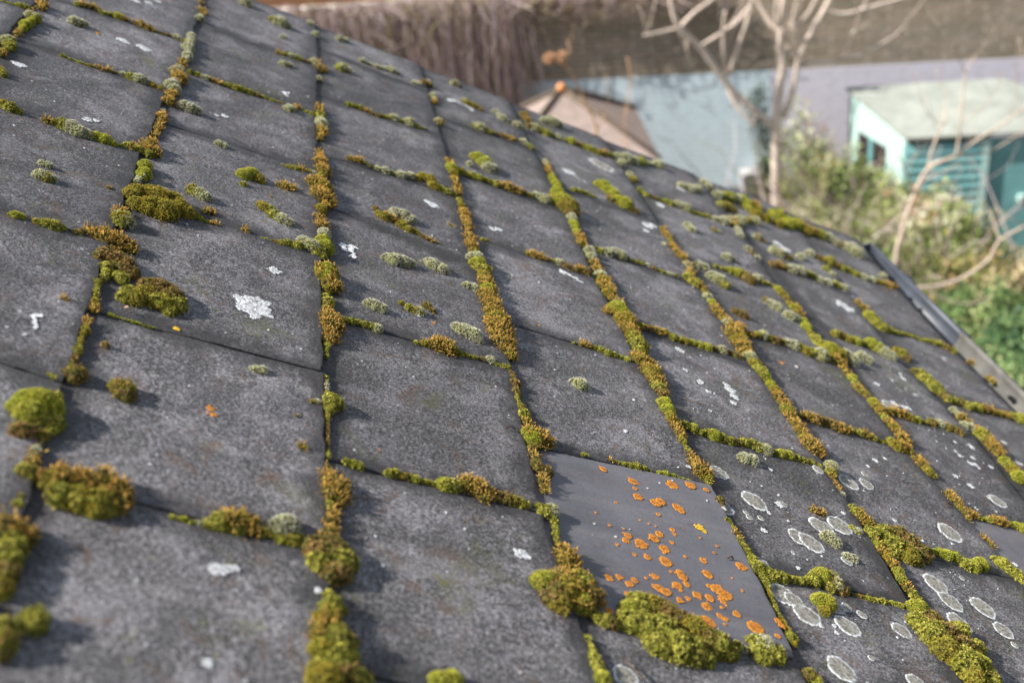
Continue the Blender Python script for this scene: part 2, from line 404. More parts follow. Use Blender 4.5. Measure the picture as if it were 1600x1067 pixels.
for r in range(-5, 7):
    ks = [k if r % 2 == 0 else k + .5 for k in range(-5, 5)]
    prev = None
    for k in ks:
        if k * 0.3 < VERGE + 0.02 or k == -5: continue
        far = prev; 
        a0 = VERGE if prev is None else prev * 0.3
        pts = [(a, b) for a in (a0, (a0 + k * .3) / 2, k * 0.3) for b in ((r - 1) * GA, (r - .5) * GA, r * GA)]
        if any(infr(a, b) for a, b in pts):
            ob = make_slate(r, prev, k, SMOOTH.get((r, k), 'slate'), LIFT.get((r, k), random.Random(int(r * 7 + k * 2 + 90)).choice([0, 0, .0005, .0009])))
            ob['k'] = 0; del ob['k']
            if (r, k) == (2, 1): ob['label'] = 'smooth purplish slate spotted with orange lichen'
            if (r, k) == (5, .5): ob['label'] = 'smooth clean purplish slate at the right edge'
        prev = k
# boarding under the slates
mb = MB()
mb.box(VERGE + 0.02, -1.6, -0.05, 1.6, 6.05 * GA, -0.03)
mb.box(VERGE + 0.02, -1.6, -0.16, VERGE + 0.06, 6.0 * GA, -0.051)
ob = mb.build('roof_boarding', 'timber', None, (0, 0, -0.04), mw=ROOF); adopt(ob, roof)
mb = MB()   # mortar bedding seen in the open edge of the verge
mb.box(VERGE + 0.006, -1.6, -0.028, VERGE + 0.03, 6.02 * GA, -0.006)
ob = mb.build('verge_mortar', 'coping', None, (VERGE, 0, -0.02), mw=ROOF); adopt(ob, roof)

def find_slate(a, b):
    for s in SLATES:
        P4 = [s['A0'], s['A1'], s['B1'], s['B0']]; inside = True; sg = 0
        for i in range(4):
            x0, y0 = P4[i]; x1, y1 = P4[(i + 1) % 4]
            c = (x1 - x0) * (b - y0) - (y1 - y0) * (a - x0)
            if sg == 0: sg = 1 if c > 0 else -1
            elif c * sg < 0: inside = False; break
        if inside: return s
    return None
def slate_z(s, b):
    return 0.0023 + s['lift'] - (s['tail'] - b) / GA * (0.0046 + s['lift'])

# ------------------------------------------------------------------ lichens (thin crusts, sub-parts of the slate they grow on)
def lichen_mesh(mb, a, b, z, r, kind, q, arc=None):
    """kind: R white rim with brown-grey middle, W solid white, O orange, y yellow; arc = (start, end) in turns"""
    seg = 44 if r > .006 else (22 if r > .003 else 10)
    rings = [0, .32, .58, .80, .90, 1.0] if arc is None else [.62, .8, 1.0]
    ph = [q.uniform(0, 6.28) for _ in range(6)]
    am = .085 if kind == 'R' else (.10 if kind == 'O' else .30)
    vs = []; cs = []; H = .0004
    full = arc is None
    for k in range(seg + (0 if full else 1)):
        th = 2 * math.pi * (k / seg if full else arc[0] + (arc[1] - arc[0]) * k / seg)
        f = 1 + am * (.5 * math.sin(2 * th + ph[0]) + .35 * math.sin(3 * th + ph[1]) + .3 * math.sin(7 * th + ph[2]) + .25 * math.sin(13 * th + ph[3])) + q.uniform(-.06, .06)
        for i, rr in enumerate(rings):
            R = r * rr * (f if rr > .5 else (1 + (f - 1) * rr * 2))
            h = H * (1 if i < len(rings) - 1 else .1) * (1 if (not full or i) else 1)
            if kind == 'R':
                c = ((.20, .19, .165), (.28, .265, .23), (.19, .18, .155), (.34, .34, .31), (.80, .82, .80), (.70, .72, .72))[i] if full else (.6, .62, .62)
                if full and rr < .8 and q.random() < .35: c = (.42, .41, .36)
                if rr > .8 and q.random() < .16: c = (.28, .27, .25)
            elif kind == 'W': c = (.72, .74, .76); 
            elif kind == 'O':
                t = q.uniform(-.05, .05); c = (.66 + t, .27 + t * .6, .035) if rr > .6 else (.50 + t, .19 + t * .6, .035)
            else: c = (.80, .50, .03)
            if full and kind == 'W' and rr < .9 and q.random() < .36: c = (.32, .32, .32)
            vs.append((a + R * math.cos(th), b + R * math.sin(th), z + h + (q.uniform(-.00018, .00018) if kind != 'R' else q.uniform(-.0001, .0001)))); cs.append(c)
    n = len(rings); m_ = seg if full else seg
    fs = []
    for k in range(m_):
        k2 = (k + 1) % seg if full else k + 1
        for i in range(n - 1):
            fs.append((k * n + i, k * n + i + 1, k2 * n + i + 1, k2 * n + i))
    o = len(mb.v); mb.v += vs; mb.c += cs; mb.f += [tuple(i + o for i in f) for f in fs]
RINGS = """1124 736 17;1134 790 17;1180 781 22;1248 838 19;1268 848 22;1283 823 21;1311 822 22;1327 751 18;1355 755 13;1352 739 6;1224 787 7;
1484 832 22;1559 783 16;1547 778 6;1463 910 22;1487 938 21;1536 948 22;1568 984 18;1500 970 21;1408 985 17;1262 958 24;1325 977 22;1225 926 24;1242 935 17;
1323 948 10;1347 960 9;1316 1043 26;1362 1027 6;1431 1065 17;1323 877 10;1348 879 4;1190 876 14;1504 903 5;1586 1007 7;979 1053 22;1390 632 13;1277 735 10;
1172 806 6;1190 808 6;1167 799 5;1290 806 5;1240 862 4;1308 948 14;940 259 20"""
WHITES = """398 482 26;385 474 16;428 425 9;225 76 9;193 64 8;30 99 9;352 181 5;338 179 3;676 321 9;666 315 4;770 356 5;780 357 6;890 268 9;1010 353 8;1020 354 6;
1319 478 14;1095 596 6;1142 610 8;1147 620 7;1146 629 5;1135 601 5;1063 546 6;815 866 11;1399 630 6;1413 635 5;1420 637 4;325 1036 8;496 924 6;38 524 4;
1371 599 4;1407 585 3;1412 592 4;1430 617 3;1394 594 3;1205 345 4;1500 712 4;1520 716 4;1518 700 4;1493 705 3;1517 724 5;1525 727 4;1530 732 3;1492 691 3;1517 698 4;
1548 731 4;1570 690 4;1494 743 4;1517 758 5;1533 670 3;1594 722 5;1585 1007 4;360 888 10;340 888 12;247 3 5;210 1 7;232 5 5;1330 460 4;1064 296 6;1010 362 5;1034 320 7;
1107 611 4;1072 577 4;1204 733 4;1218 788 6;1369 719 4;1357 727 3;1383 716 3;978 673 4;1130 797 4;1146 795 4;1195 827 5;1202 800 4;1248 886 4;1317 803 4;1399 811 4;1442 843 3;
1488 849 3;1232 813 3;1305 976 4;1308 987 4;1285 977 4;1588 880 4;1110 640 3;1055 656 3;1075 730 4;990 625 3;1216 380 6;1226 388 7;1232 391 5;340 180 3;655 494 3;1012 763 2;1030 755 2;1050 752 2;1103 784 2;930 816 2;555 700 2;600 880 3;137 188 7;150 190 5;1475 560 3;1245 572 3;1237 622 3"""
ARCS = [(557, 392, 22, .45, .85), (566, 397, 24, .62, .92), (894, 440, 25, .30, .62), (69, 507, 22, .55, .95), (720, 165, 20, .2, .75), (456, 152, 14, .55, .9), (905, 280, 10, .2, .6), (1384, 636, 16, .4, .95), (1219, 385, 12, .25, .6)]
ORANGES = """943 732 6;989 752 8;992 763 4;997 776 8;1024 786 9;1032 784 8;1050 759 10;1058 794 9;1064 800 6;1028 804 4;982 836 7;978 843 6;1002 849 11;1022 841 9;1030 835 7;1050 828 5;1053 835 4;1038 857 9;1040 877 11;
965 849 3;992 865 4;1012 870 6;1049 848 4;952 900 7;968 899 6;984 910 7;992 905 6;1024 900 7;1030 918 9;1041 924 9;1058 915 9;1063 896 8;1062 937 6;945 938 6;982 926 6;954 951 7;932 799 2;963 784 3;953 819 3;975 825 2;
1077 760 9;1102 768 5;1063 798 5;1098 877 6;1156 887 9;1105 898 9;1066 901 9;1120 922 12;1131 930 13;1089 930 8;1108 935 8;1104 948 9;1129 941 6;1150 961 7;1105 972 14;1179 982 14;1125 964 6;1133 968 5;1213 972 6;1219 980 6;1213 996 5;
1119 855 3;1115 865 3;1073 913 6;1075 935 5;1158 925 3;1093 842 2;1132 976 3;1127 950 4;1000 812 2;1014 818 2;1024 822 2;1070 870 3;1143 905 2;1048 893 3;1010 902 3;1020 934 4;1000 940 3"""
OTHERS = [(329, 638, 6, 'O'), (334, 648, 5, 'O'), (326, 645, 3, 'O'), (276, 513, 5, 'y'), (153, 51, 4, 'O'), (448, 105, 3, 'O'), (678, 505, 3, 'O'), (1222, 566, 4, 'O'), (1092, 826, 7, 'y'), (1100, 832, 4, 'y'), (843, 507, 2, 'O'), (594, 701, 2, 'O')]
def mpx(r, s): return r * s / (FL * 800)
per = {}
items = []
for src, kind in ((RINGS, 'R'), (WHITES, 'W'), (ORANGES, 'O')):
    for tkn in src.replace('\n', '').split(';'):
        x, y, r = map(float, tkn.split()); items.append((x, y, r, kind, None))
items += [(x, y, r, k, None) for x, y, r, k in OTHERS] + [(x, y, r, 'W', (p, q_)) for x, y, r, p, q_ in ARCS]
for i, (x, y, r, kind, arc) in enumerate(items):
    a, b, s = roofpt(x, y, 0.001); sl = find_slate(a, b)
    if sl is None: continue
    R = mpx(r, s) * 1.05; q = random.Random(i * 13 + 5)
    # tilt with the slate: keep just above its surface
    z = slate_z(sl, b) + .0003 + .00004 * (i % 9)
    if R < .0030:
        per.setdefault(id(sl), (sl, MB()))[1]
        lichen_mesh(per[id(sl)][1], a, b, z, R, kind, q); continue
    mb = MB(); lichen_mesh(mb, a, b, z, R, kind, q, arc)
    if kind == 'O' and R > .004:
        for _ in range(2):
            th = q.uniform(0, 6.28); d_ = R * q.uniform(.7, 1.25); lichen_mesh(mb, a + d_ * math.cos(th), b + d_ * math.sin(th), z - .0001, R * q.uniform(.15, .4), kind, q)
    if kind in 'Wy' and arc is None and R > .004:
        for _ in range(5):
            th = q.uniform(0, 6.28); lichen_mesh(mb, a + R * 1.1 * math.cos(th), b + R * 1.1 * math.sin(th), z, R * q.uniform(.15, .35), kind, q)
    ob = mb.build('lichen_patch', 'lichen', None, (a, b, z), smooth=False, colors=True, mw=ROOF)
    lab = {'R': 'round grey lichen patch with white rim', 'W': 'chalky white lichen patch', 'O': 'orange lichen patch', 'y': 'yellow lichen patch'}[kind]
    ob['label'] = lab; adopt(ob, sl['o'])
# tiny white specks scattered over the slates
for sl in SLATES:
    q = random.Random(int(sl['r'] * 50 + sl['A1'][0] * 100)); nsp = 26 if (sl['r'] >= 3) else 12
    if sl['o'].data.materials[0].name == 'smooth_slate': nsp = 5
    mb = per.setdefault(id(sl), (sl, MB()))[1]
    for _ in range(nsp):
        s, t = q.uniform(.05, .95), q.uniform(.05, .95)
        p = lin(lin(sl['A0'], sl['B0'], t), lin(sl['A1'], sl['B1'], t), s)
        lichen_mesh(mb, p[0], p[1], slate_z(sl, p[1]) + .0003, q.choice([.0006, .0008, .001, .0016]), 'W', q)
for sl, mb in per.values():
    ob = mb.build('lichen_specks', 'lichen', None, (sl['B0'][0], sl['B0'][1], 0), colors=True, mw=ROOF)
    tag(ob, kind='stuff'); adopt(ob, sl['o'])
# ------------------------------------------------------------------ moss
# each line: place | nodes "x,y,radius,type" read on the photograph; types: G green tufts, Y fine yellow-green cushion, A golden olive,
# O orange capsules over green, B brown-green, H hoary grey
DATA = """
T0|492,98,7,H;503,107,8,O;499,123,5,H
T0|500,168,6,O;501,180,10,G;503,193,9,H;504,205,8,O;499,216,5,O
T0|500,238,7,O;502,252,11,O;506,264,11,O;502,275,9,G;495,286,14,O;505,292,15,A;503,305,14,O;513,313,13,O;501,326,10,A
T0|499,340,9,O;505,353,12,O;507,364,11,H;505,376,11,Y;508,386,13,Y
T0|510,424,16,Y;508,432,14,Y;519,444,15,O;512,450,10,A
T0|510,463,7,G;514,470,9,G;510,482,11,A;516,496,15,O;520,506,16,O;514,516,13,O;518,526,11,O;511,541,5,G;510,556,3,G
T0|510,590,3,G;510,603,5,H;511,615,5,G;521,626,15,G;516,634,10,G;511,652,4,A;512,672,3,B;512,690,3,B;513,712,4,G
T0|511,728,5,O;510,750,12,O;526,756,18,O;524,770,18,O;515,788,9,G;520,802,11,O;517,815,12,O
T0|515,832,13,O;495,856,20,B;520,856,26,B;535,872,24,G;500,876,20,G;530,890,22,B;515,898,14,B
T0|514,930,11,G;520,948,17,G;512,968,19,A;510,985,23,O;525,1000,28,G;510,1015,26,A;535,1020,26,G;520,1040,26,G;538,1052,26,B;508,1060,26,A;560,1062,18,G
T1|668,130,5,H;677,149,5,H;680,160,4,O;686,190,7,H
T1|702,252,8,O;706,262,11,Y;709,271,9,A;711,282,7,O;714,292,8,O;715,300,7,O
T1|719,312,7,G;722,322,7,A;726,334,9,O;728,343,9,O;732,352,9,O;727,361,4,O
T1|735,370,12,O;738,382,12,O;742,393,12,A;744,404,14,H;748,412,14,Y;757,421,13,G;757,432,13,A;760,442,14,O;763,452,15,Y;763,463,14,O
T1|769,475,14,O;774,487,17,O;779,499,19,A;781,511,19,O;785,522,18,O;788,534,16,O;792,546,13,O;798,553,11,A
T1|793,574,6,G;800,584,5,B;806,598,9,B;807,612,7,B;807,622,6,G;814,634,8,A;820,647,11,G;825,660,8,O
T1|828,676,14,Y;834,684,13,Y;846,683,14,O;855,689,11,O;829,700,6,B
T1|834,710,8,O;840,725,13,B;854,734,11,B;850,752,9,O;852,766,5,O
T1|843,793,8,G;852,797,12,G;862,797,13,H;868,814,6,G;869,834,6,G;872,848,5,A
T1|886,865,14,O;890,876,14,O;897,884,11,O
T1|850,908,18,Y;862,903,18,Y;868,926,25,B;890,904,20,O;889,922,26,A;908,908,22,G;925,926,19,B;908,938,20,Y;874,940,18,A;932,938,10,O
T1|918,997,5,G;930,1028,12,G;934,1040,12,G;942,1060,14,Y
T2|820,179,7,B;825,187,6,O
T2|852,252,4,H;858,265,6,O;863,277,7,Y;870,288,9,Y;872,300,12,Y
T2|866,308,10,A;878,315,16,Y;888,323,16,A;893,332,12,B;894,341,8,H;898,352,7,Y;901,362,7,Y;907,371,9,O;910,380,9,O
T2|922,392,8,H;925,401,8,H;930,412,9,O;936,420,9,O;940,430,11,H;945,438,12,A;948,447,12,O;954,458,12,A;962,467,11,O;966,473,9,H
T2|947,486,8,O;966,484,15,Y;974,490,16,Y;979,502,16,A;985,514,16,O;992,526,15,A;998,538,14,G;1003,545,10,G
T2|994,556,12,O;1004,562,15,A;1016,570,13,O;1020,582,14,A;1027,593,14,O;1030,604,13,G;1036,614,11,B
T2|1039,630,12,Y;1044,640,12,Y;1050,654,11,A;1058,664,10,O;1062,676,10,O;1067,690,8,A;1074,702,6,G
T2|1080,712,8,O;1088,723,12,O;1097,735,14,O;1104,745,11,A;1106,751,8,G
T2|1124,781,9,B;1130,795,6,B
T2|1137,814,7,G;1146,826,7,A;1151,835,8,O;1157,845,9,G;1163,853,8,A;1168,861,7,G
T2|1176,874,10,Y;1185,886,13,G;1191,895,9,G;1198,910,6,G;1205,930,5,A;1212,950,4,G;1226,974,5,A;1238,996,9,G;1241,1003,6,A
T2|1266,1052,11,B;1278,1063,8,Y
T3|1036,359,6,O;1042,369,7,O;1048,377,6,A;1053,387,7,O;1060,394,9,O;1067,403,8,O
T3|1074,414,7,H;1080,423,7,O;1077,434,10,G;1087,441,11,G;1096,449,8,O;1103,458,7,A
T3|1106,464,9,H;1113,473,8,Y;1120,484,11,O;1126,491,11,O;1133,500,9,A
T3|1137,505,8,H;1147,511,13,O;1158,511,10,O;1148,522,14,O;1156,531,14,A;1163,541,14,O;1166,552,12,O
T3|1172,558,12,H;1180,567,12,A;1188,576,12,G;1193,583,11,G;1199,590,8,G
T3|1205,600,8,Y;1212,609,12,A;1218,620,13,O;1226,630,12,O;1232,642,13,G;1238,652,12,O;1246,664,12,O
T3|1254,676,13,O;1261,686,13,A;1270,696,15,O;1280,703,13,O
T3|1300,729,11,H;1297,738,9,G;1299,745,7,O
T3|1305,755,4,O;1309,762,5,O;1317,773,4,H
T3|1332,793,8,G;1340,801,11,G;1349,809,12,O;1357,816,11,A
T3|1364,832,13,G;1382,830,16,G;1405,834,18,B;1424,846,19,B;1440,861,17,B;1448,872,10,B;1398,852,16,G;1420,864,16,A;1436,876,9,G
T3|1372,851,8,Y;1380,861,9,O;1389,870,9,A;1398,882,9,O;1405,893,9,G;1411,906,9,G;1420,918,9,O;1428,928,8,G;1437,936,8,G
T3|1433,950,15,Y;1444,946,10,G;1436,972,18,G;1455,966,20,B;1458,990,23,G;1480,986,23,B;1502,982,16,G;1478,1012,24,A;1505,1008,24,B;1528,1010,16,G;1510,1034,25,G;1535,1038,18,Y;1548,1058,20,G;1522,1056,20,A
T4|1101,286,7,H;1108,292,6,H
T4|1141,344,8,H;1147,352,7,O;1153,360,6,H;1157,369,6,H
T4|1169,389,7,H;1177,398,5,B;1184,403,5,H
T4|1217,452,8,Y;1224,460,8,A;1231,468,7,B;1236,476,8,A;1243,482,8,Y;1250,489,7,O
T4|1234,493,10,H;1243,497,8,H
T4|1256,502,8,Y;1261,511,9,Y;1267,521,8,A
T4|1274,528,9,G;1281,536,10,G;1291,540,10,Y
T4|1298,546,14,Y;1309,552,14,A;1307,562,13,O;1316,568,9,O
T4|1319,577,7,O;1326,585,8,O;1332,592,9,Y;1337,599,7,G
T4|1341,606,10,O;1350,612,12,A;1358,620,10,B
T4|1366,629,10,Y;1372,637,10,A;1376,645,9,O;1384,653,9,G;1391,661,10,O;1398,668,10,A;1405,676,11,O;1412,685,12,O
T4|1394,690,9,G;1404,696,13,A;1415,699,12,O;1420,705,8,G
T4|1437,719,9,O;1444,727,10,O;1451,735,10,A;1459,742,6,G
T4|1484,772,8,O;1490,779,9,O;1496,786,9,O;1501,793,7,A
T4|1510,801,7,B;1517,801,5,O;1513,811,5,O
T4|1536,838,6,O;1543,845,6,O;1550,852,5,O
T5|1290,420,5,Y;1296,424,4,Y;1301,429,5,H
T5|1342,473,8,O;1350,480,8,O
T5|1360,494,10,Y;1370,502,11,G;1380,510,9,G;1391,516,6,G
T5|1403,547,8,A;1410,551,9,Y;1417,557,8,B
T5|1431,579,8,B;1440,582,10,G;1448,590,11,G;1456,597,11,G;1464,604,12,G;1471,612,9,G;1480,620,8,B
T5|1490,640,6,H;1497,646,5,H;1505,652,8,O;1514,660,7,O
T5|1507,664,7,H;1516,667,7,H;1523,672,5,A
T5|1533,676,10,Y;1541,682,12,G;1549,691,12,O;1557,700,11,O;1563,707,9,O
T5|1571,719,9,Y;1578,726,10,G;1586,733,12,A;1594,744,12,Y
TM|314,4,5,O;316,17,6,O;312,29,6,H
TM|300,57,8,H;294,74,9,H;293,87,8,H;285,101,5,O
TM|279,112,11,H;280,121,12,O;268,133,10,H;273,139,10,H;266,147,8,O;265,158,9,O
TM|255,174,4,H;254,183,8,O;248,198,8,O;241,211,6,O
TM|236,224,11,O;242,236,12,O;232,240,7,G;222,228,7,O
TM|227,258,11,Y;226,270,12,Y;214,283,4,H
TM|206,302,13,A;213,296,14,A;233,298,16,A;250,306,17,A;270,310,17,A;212,316,13,A;233,320,17,A;257,326,20,A;280,321,18,A;293,330,14,A;303,334,9,A
TM|190,329,8,O;182,333,7,O
TM|192,340,15,A;198,345,12,H;186,348,9,G
TM|121,363,7,B;142,358,9,O;150,366,10,O;162,362,12,O;170,372,13,O;185,374,14,O;196,380,13,O;206,388,10,O
TM|155,400,11,B;168,396,15,B;182,402,16,B;195,412,17,B;208,424,12,B;192,434,11,G;165,415,10,G;163,432,7,G
TM|152,440,6,G;150,455,5,G;148,470,7,A;149,484,7,O
TM|202,452,12,G;196,462,12,G;212,464,14,A;232,446,14,B;252,450,18,B;268,460,20,B;252,470,18,A;276,474,16,G;266,484,13,G;228,456,14,A
TM|136,500,6,O;133,514,8,A;125,531,6,A;121,546,8,G;115,560,7,B;108,575,6,G
TM|104,582,9,B;118,584,14,B;126,582,11,A
TM|91,617,7,G;94,628,5,Y
TM|30,634,19,Y;44,626,20,Y;62,628,24,Y;78,638,20,Y;50,644,23,Y;80,654,17,G;82,668,11,G
TM|66,678,12,A;60,692,6,B;56,702,6,H
TM|54,708,9,H;50,722,12,O;40,734,13,G;54,738,12,B;44,744,9,G
TM|82,750,16,A;104,746,20,O;130,748,24,O;158,752,24,O;182,762,20,O;96,770,20,G;125,776,24,A;152,782,24,A;180,784,20,O;196,776,10,O;140,795,12,G;172,797,10,G
TM|27,788,8,G;31,776,6,B
TM|8,822,22,B;30,828,20,O;46,838,13,O;20,850,22,G;36,856,12,G;10,872,22,G;4,896,22,B;2,916,18,A
TM|2,984,20,G;3,1000,20,Y;0,1018,14,B
T9|68,5,9,O;66,12,7,O
T9|48,24,8,H;56,28,9,Y;40,38,8,Y;36,44,5,Y;29,51,6,O;22,60,3,B
T9|13,64,10,H;16,71,9,G;7,78,5,G;2,83,7,O
T9|0,108,7,G;5,115,6,G
PM|120,6,4,G;131,8,5,O;144,10,7,O;152,14,5,O;163,21,4,G;175,23,4,G;184,25,7,Y;197,30,6,O
PM|214,36,5,O;222,39,8,O;232,44,8,O;242,49,4,G;254,53,4,B;264,56,4,B;275,59,6,H;286,64,6,G;292,67,6,H
PM|98,87,3,G;110,93,2,G;125,98,3,Y;140,103,3,G;155,107,4,O;168,109,5,O;178,113,4,B;192,116,5,H;205,120,9,G;216,124,10,H;226,127,9,H;238,133,8,A;250,138,8,A
PM|75,188,8,O;87,191,9,A;98,193,12,G;112,198,13,H;124,205,13,H;136,210,10,H;150,213,9,Y;163,218,10,Y;175,224,8,Y;188,229,3,Y
PM|200,227,8,G;208,229,10,O;217,232,10,G
PM|16,335,4,Y;24,336,7,Y;33,338,6,Y
PM|58,346,7,A;72,348,11,G;84,351,12,G;96,355,9,G
PM|75,586,4,G;84,589,5,G
PM|4,2,3,Y;14,6,3,Y;30,9,6,G;40,12,7,G;50,17,5,O
PM|6,161,8,A;18,167,10,G;29,173,7,G
P0|297,112,4,G;308,116,4,G;321,121,4,H;333,126,3,O;344,130,4,O;356,133,5,G;366,136,6,G;378,139,7,G;390,143,7,G;402,148,5,B;414,152,3,G;425,157,3,G;440,162,3,B
P0|452,170,8,H;465,168,5,O;478,175,4,G;487,178,5,G
P0|435,83,5,O;445,85,6,G;455,88,7,H;465,91,7,G;475,95,4,B;488,99,4,B
P0|442,259,3,G;452,261,6,G;461,263,7,G;472,265,7,O;483,268,6,G;489,271,6,H
P0|314,342,4,Y;325,347,3,Y;334,349,3,O;342,351,2,O
P0|382,358,5,O;386,362,4,O
P0|408,373,2,Y;416,374,3,Y;428,378,4,B;440,380,8,A;450,380,9,G;462,383,12,G;475,378,12,H;486,384,14,H;496,392,12,G;503,398,9,G
P0|171,491,2,Y;177,493,2,Y;206,502,2,Y;214,504,2,Y;240,513,2,G
P0|268,807,3,Y;288,811,4,Y;297,815,3,Y;314,817,3,H
P0|330,818,10,G;345,814,15,G;362,812,18,O;380,812,16,A;393,818,15,O;372,826,13,G;396,832,11,O
P0|414,834,11,A;428,836,10,G;436,824,16,H;448,820,17,H;440,842,12,G;456,844,13,A;470,838,9,G
P1|544,163,4,G;552,165,5,G;562,168,5,G;574,174,4,O;590,180,5,B;604,183,4,G;615,184,7,H;628,190,5,G;640,192,9,H;652,198,7,G;664,202,3,G
P1|566,95,5,H;578,100,3,H;589,105,4,H;611,110,7,H;622,116,4,B
P1|649,131,6,H;662,129,6,B;670,131,6,O
P1|547,247,4,O;555,249,5,O;563,250,5,O;576,259,3,B;590,263,4,H;602,266,7,H;612,270,4,G;625,273,7,H;640,275,8,H;650,278,7,A;662,275,12,A;672,280,12,A;678,290,9,A;690,295,8,G;700,300,8,G;709,304,6,G
P1|588,325,5,B;593,333,7,A;602,337,10,A;613,341,9,O;618,332,9,H;630,336,11,H;641,342,10,H;628,350,9,A;638,357,9,A;650,362,7,A;662,370,6,B;672,375,5,O;682,379,4,A
P1|703,352,4,O;709,355,3,B
P1|530,496,4,G;540,499,5,G;550,501,5,G;560,503,5,G;570,506,6,G;580,508,8,G;590,512,8,H
P1|650,535,4,G;664,536,8,A;675,537,11,O;686,537,14,O;698,541,14,O;709,546,11,A;717,552,8,G;728,555,5,G;742,558,6,G;754,561,5,B;766,562,8,H;776,570,4,G;786,573,6,G
P1|543,720,6,G;552,723,6,Y;562,727,7,G
P1|608,738,7,G;618,738,8,G;630,742,8,A;640,744,8,B;650,748,7,Y
P1|664,752,6,Y;673,754,6,A
P1|694,756,12,Y;708,758,13,G;722,756,13,A;736,754,16,O;750,762,16,O;757,774,13,O;768,772,9,O
P1|778,774,11,B;790,777,12,B;802,780,12,A;815,785,11,A;823,788,8,G
P2|775,175,6,H;786,185,7,H;798,192,4,B;809,196,8,H
P2|739,196,4,G;751,199,9,H;762,205,7,G;775,209,4,B;784,212,5,B;797,216,6,O;806,219,4,B;818,222,7,H;829,230,6,G
P2|722,267,7,G;735,272,7,G;748,277,7,Y;760,281,6,G;775,287,6,G;787,289,6,O;797,292,10,O;809,297,9,O;820,302,6,B
P2|828,305,6,A;838,306,8,H;850,311,9,H;860,313,8,G
P2|752,373,2,G;760,375,3,G
P2|826,396,5,O;835,397,7,O;846,401,7,O;856,405,4,B;864,407,4,G;875,410,7,H;886,416,8,B;897,421,8,B;907,421,9,O;917,425,9,B
P2|896,535,2,Y
P2|910,537,5,O;918,539,6,O;929,542,6,A;940,546,7,G;950,551,8,G;960,554,7,G;968,557,6,G;980,562,5,Y
P2|911,709,3,Y;918,711,2,Y;952,718,2,O;975,724,3,G;984,726,5,G;996,728,7,G;1006,731,6,G;1014,735,3,G
P2|1030,738,4,Y;1040,740,5,Y;1052,743,4,Y;1066,748,3,G;1078,751,2,G
P2|934,962,10,G;945,966,12,G;956,971,11,B;966,976,6,G
P2|984,948,16,Y;1000,942,20,G;1020,944,20,A;990,968,20,G;1042,952,20,B;1010,975,24,G;1036,980,26,G;1062,966,22,B;1084,982,24,A;1030,1002,20,G;1058,1006,26,G;1084,1014,24,G;1106,996,24,B;1122,1006,22,G;1140,1016,16,A;1104,1026,16,G
P2|1152,1008,11,G;1162,1014,7,H
P2|1180,1002,14,G;1196,1008,20,H;1210,1020,17,G;1190,1022,16,G;1216,1030,10,Y
P3|826,196,5,B;836,199,7,H;845,203,7,G;854,207,8,G;864,211,4,G;872,214,6,H
P3|886,218,4,G;893,221,7,Y;904,225,6,O;914,229,7,G;924,233,8,G;934,237,9,A;945,240,8,O;955,243,6,G
P3|965,243,5,H;978,247,9,H;990,251,8,H;1002,251,9,Y;1014,256,4,H;1029,257,8,H
P3|971,254,7,H
P3|985,273,6,H;991,280,6,A
P3|897,296,4,G;905,298,4,Y;915,301,4,G;928,307,3,G
P3|936,287,8,Y;944,290,10,Y;952,297,11,Y;960,304,10,Y
P3|957,311,8,O;967,313,10,Y;977,318,12,Y;985,324,10,A;993,330,7,B
P3|930,388,4,G;938,391,5,Y;949,394,7,H;960,394,9,H;970,398,9,H;980,403,5,G;992,408,4,G;1002,411,4,G;1011,414,4,H;1022,419,4,B;1034,424,4,G;1046,428,4,H;1056,431,5,G
P3|1003,508,6,G;1012,511,6,B;1022,514,6,B;1032,517,8,O;1042,519,8,A;1052,525,8,G;1062,529,7,G;1072,532,7,A;1082,535,6,Y;1093,539,6,Y;1105,542,8,Y
P3|1118,545,6,B;1128,547,8,H;1138,550,7,B;1148,555,7,B;1156,558,6,B
P3|1060,658,7,G;1072,663,7,G;1084,668,7,Y;1094,673,7,G;1106,675,7,G;1116,679,9,Y;1128,683,9,G;1140,687,9,G;1154,690,8,B
P3|1164,690,9,G;1176,693,10,G;1186,698,10,G;1197,702,10,H;1208,706,7,G
P3|1220,709,8,Y;1232,711,9,Y;1244,715,8,G;1256,719,9,G;1268,722,7,G;1280,728,6,G
P3|1200,893,12,G;1210,898,11,G;1222,900,10,G;1236,904,8,G;1250,906,7,G;1262,907,7,G
P3|1272,905,12,G;1284,899,15,Y;1298,904,14,A;1306,912,13,H;1318,920,10,B;1298,916,12,G
P3|1283,936,14,Y;1294,940,16,Y;1290,952,12,A
P3|1330,928,3,B;1342,931,4,B;1356,934,6,G;1368,937,6,G;1380,939,6,G;1394,942,5,Y;1406,945,6,G;1416,948,4,G
P4|1000,296,5,G;1010,303,4,G;1020,308,3,B;1040,314,4,Y
P4|1048,317,7,G;1060,320,8,H;1072,325,8,H;1082,331,6,G;1094,335,5,G;1105,338,6,G;1118,343,7,H;1130,346,9,H;1140,350,5,G
P4|1118,415,3,Y;1129,419,3,G;1142,422,6,Y;1153,425,10,Y;1164,429,11,A;1172,436,11,B;1184,435,8,H;1190,441,6,G;1200,443,5,G;1210,448,5,G
P4|1166,521,3,G;1174,522,5,O;1183,522,6,A;1193,523,8,H;1202,528,6,G;1211,530,8,B;1222,533,7,B;1230,535,8,H;1241,538,10,H
P4|1250,541,10,G;1260,547,11,A;1271,550,12,G;1282,554,12,H;1293,558,11,G
P4|1258,648,7,O;1268,651,9,O;1278,654,11,B;1290,657,10,B;1300,661,11,B;1312,666,11,O;1322,670,9,O
P4|1332,672,5,G;1344,676,7,G;1355,678,9,O;1366,684,7,G;1378,690,4,G;1390,693,5,G
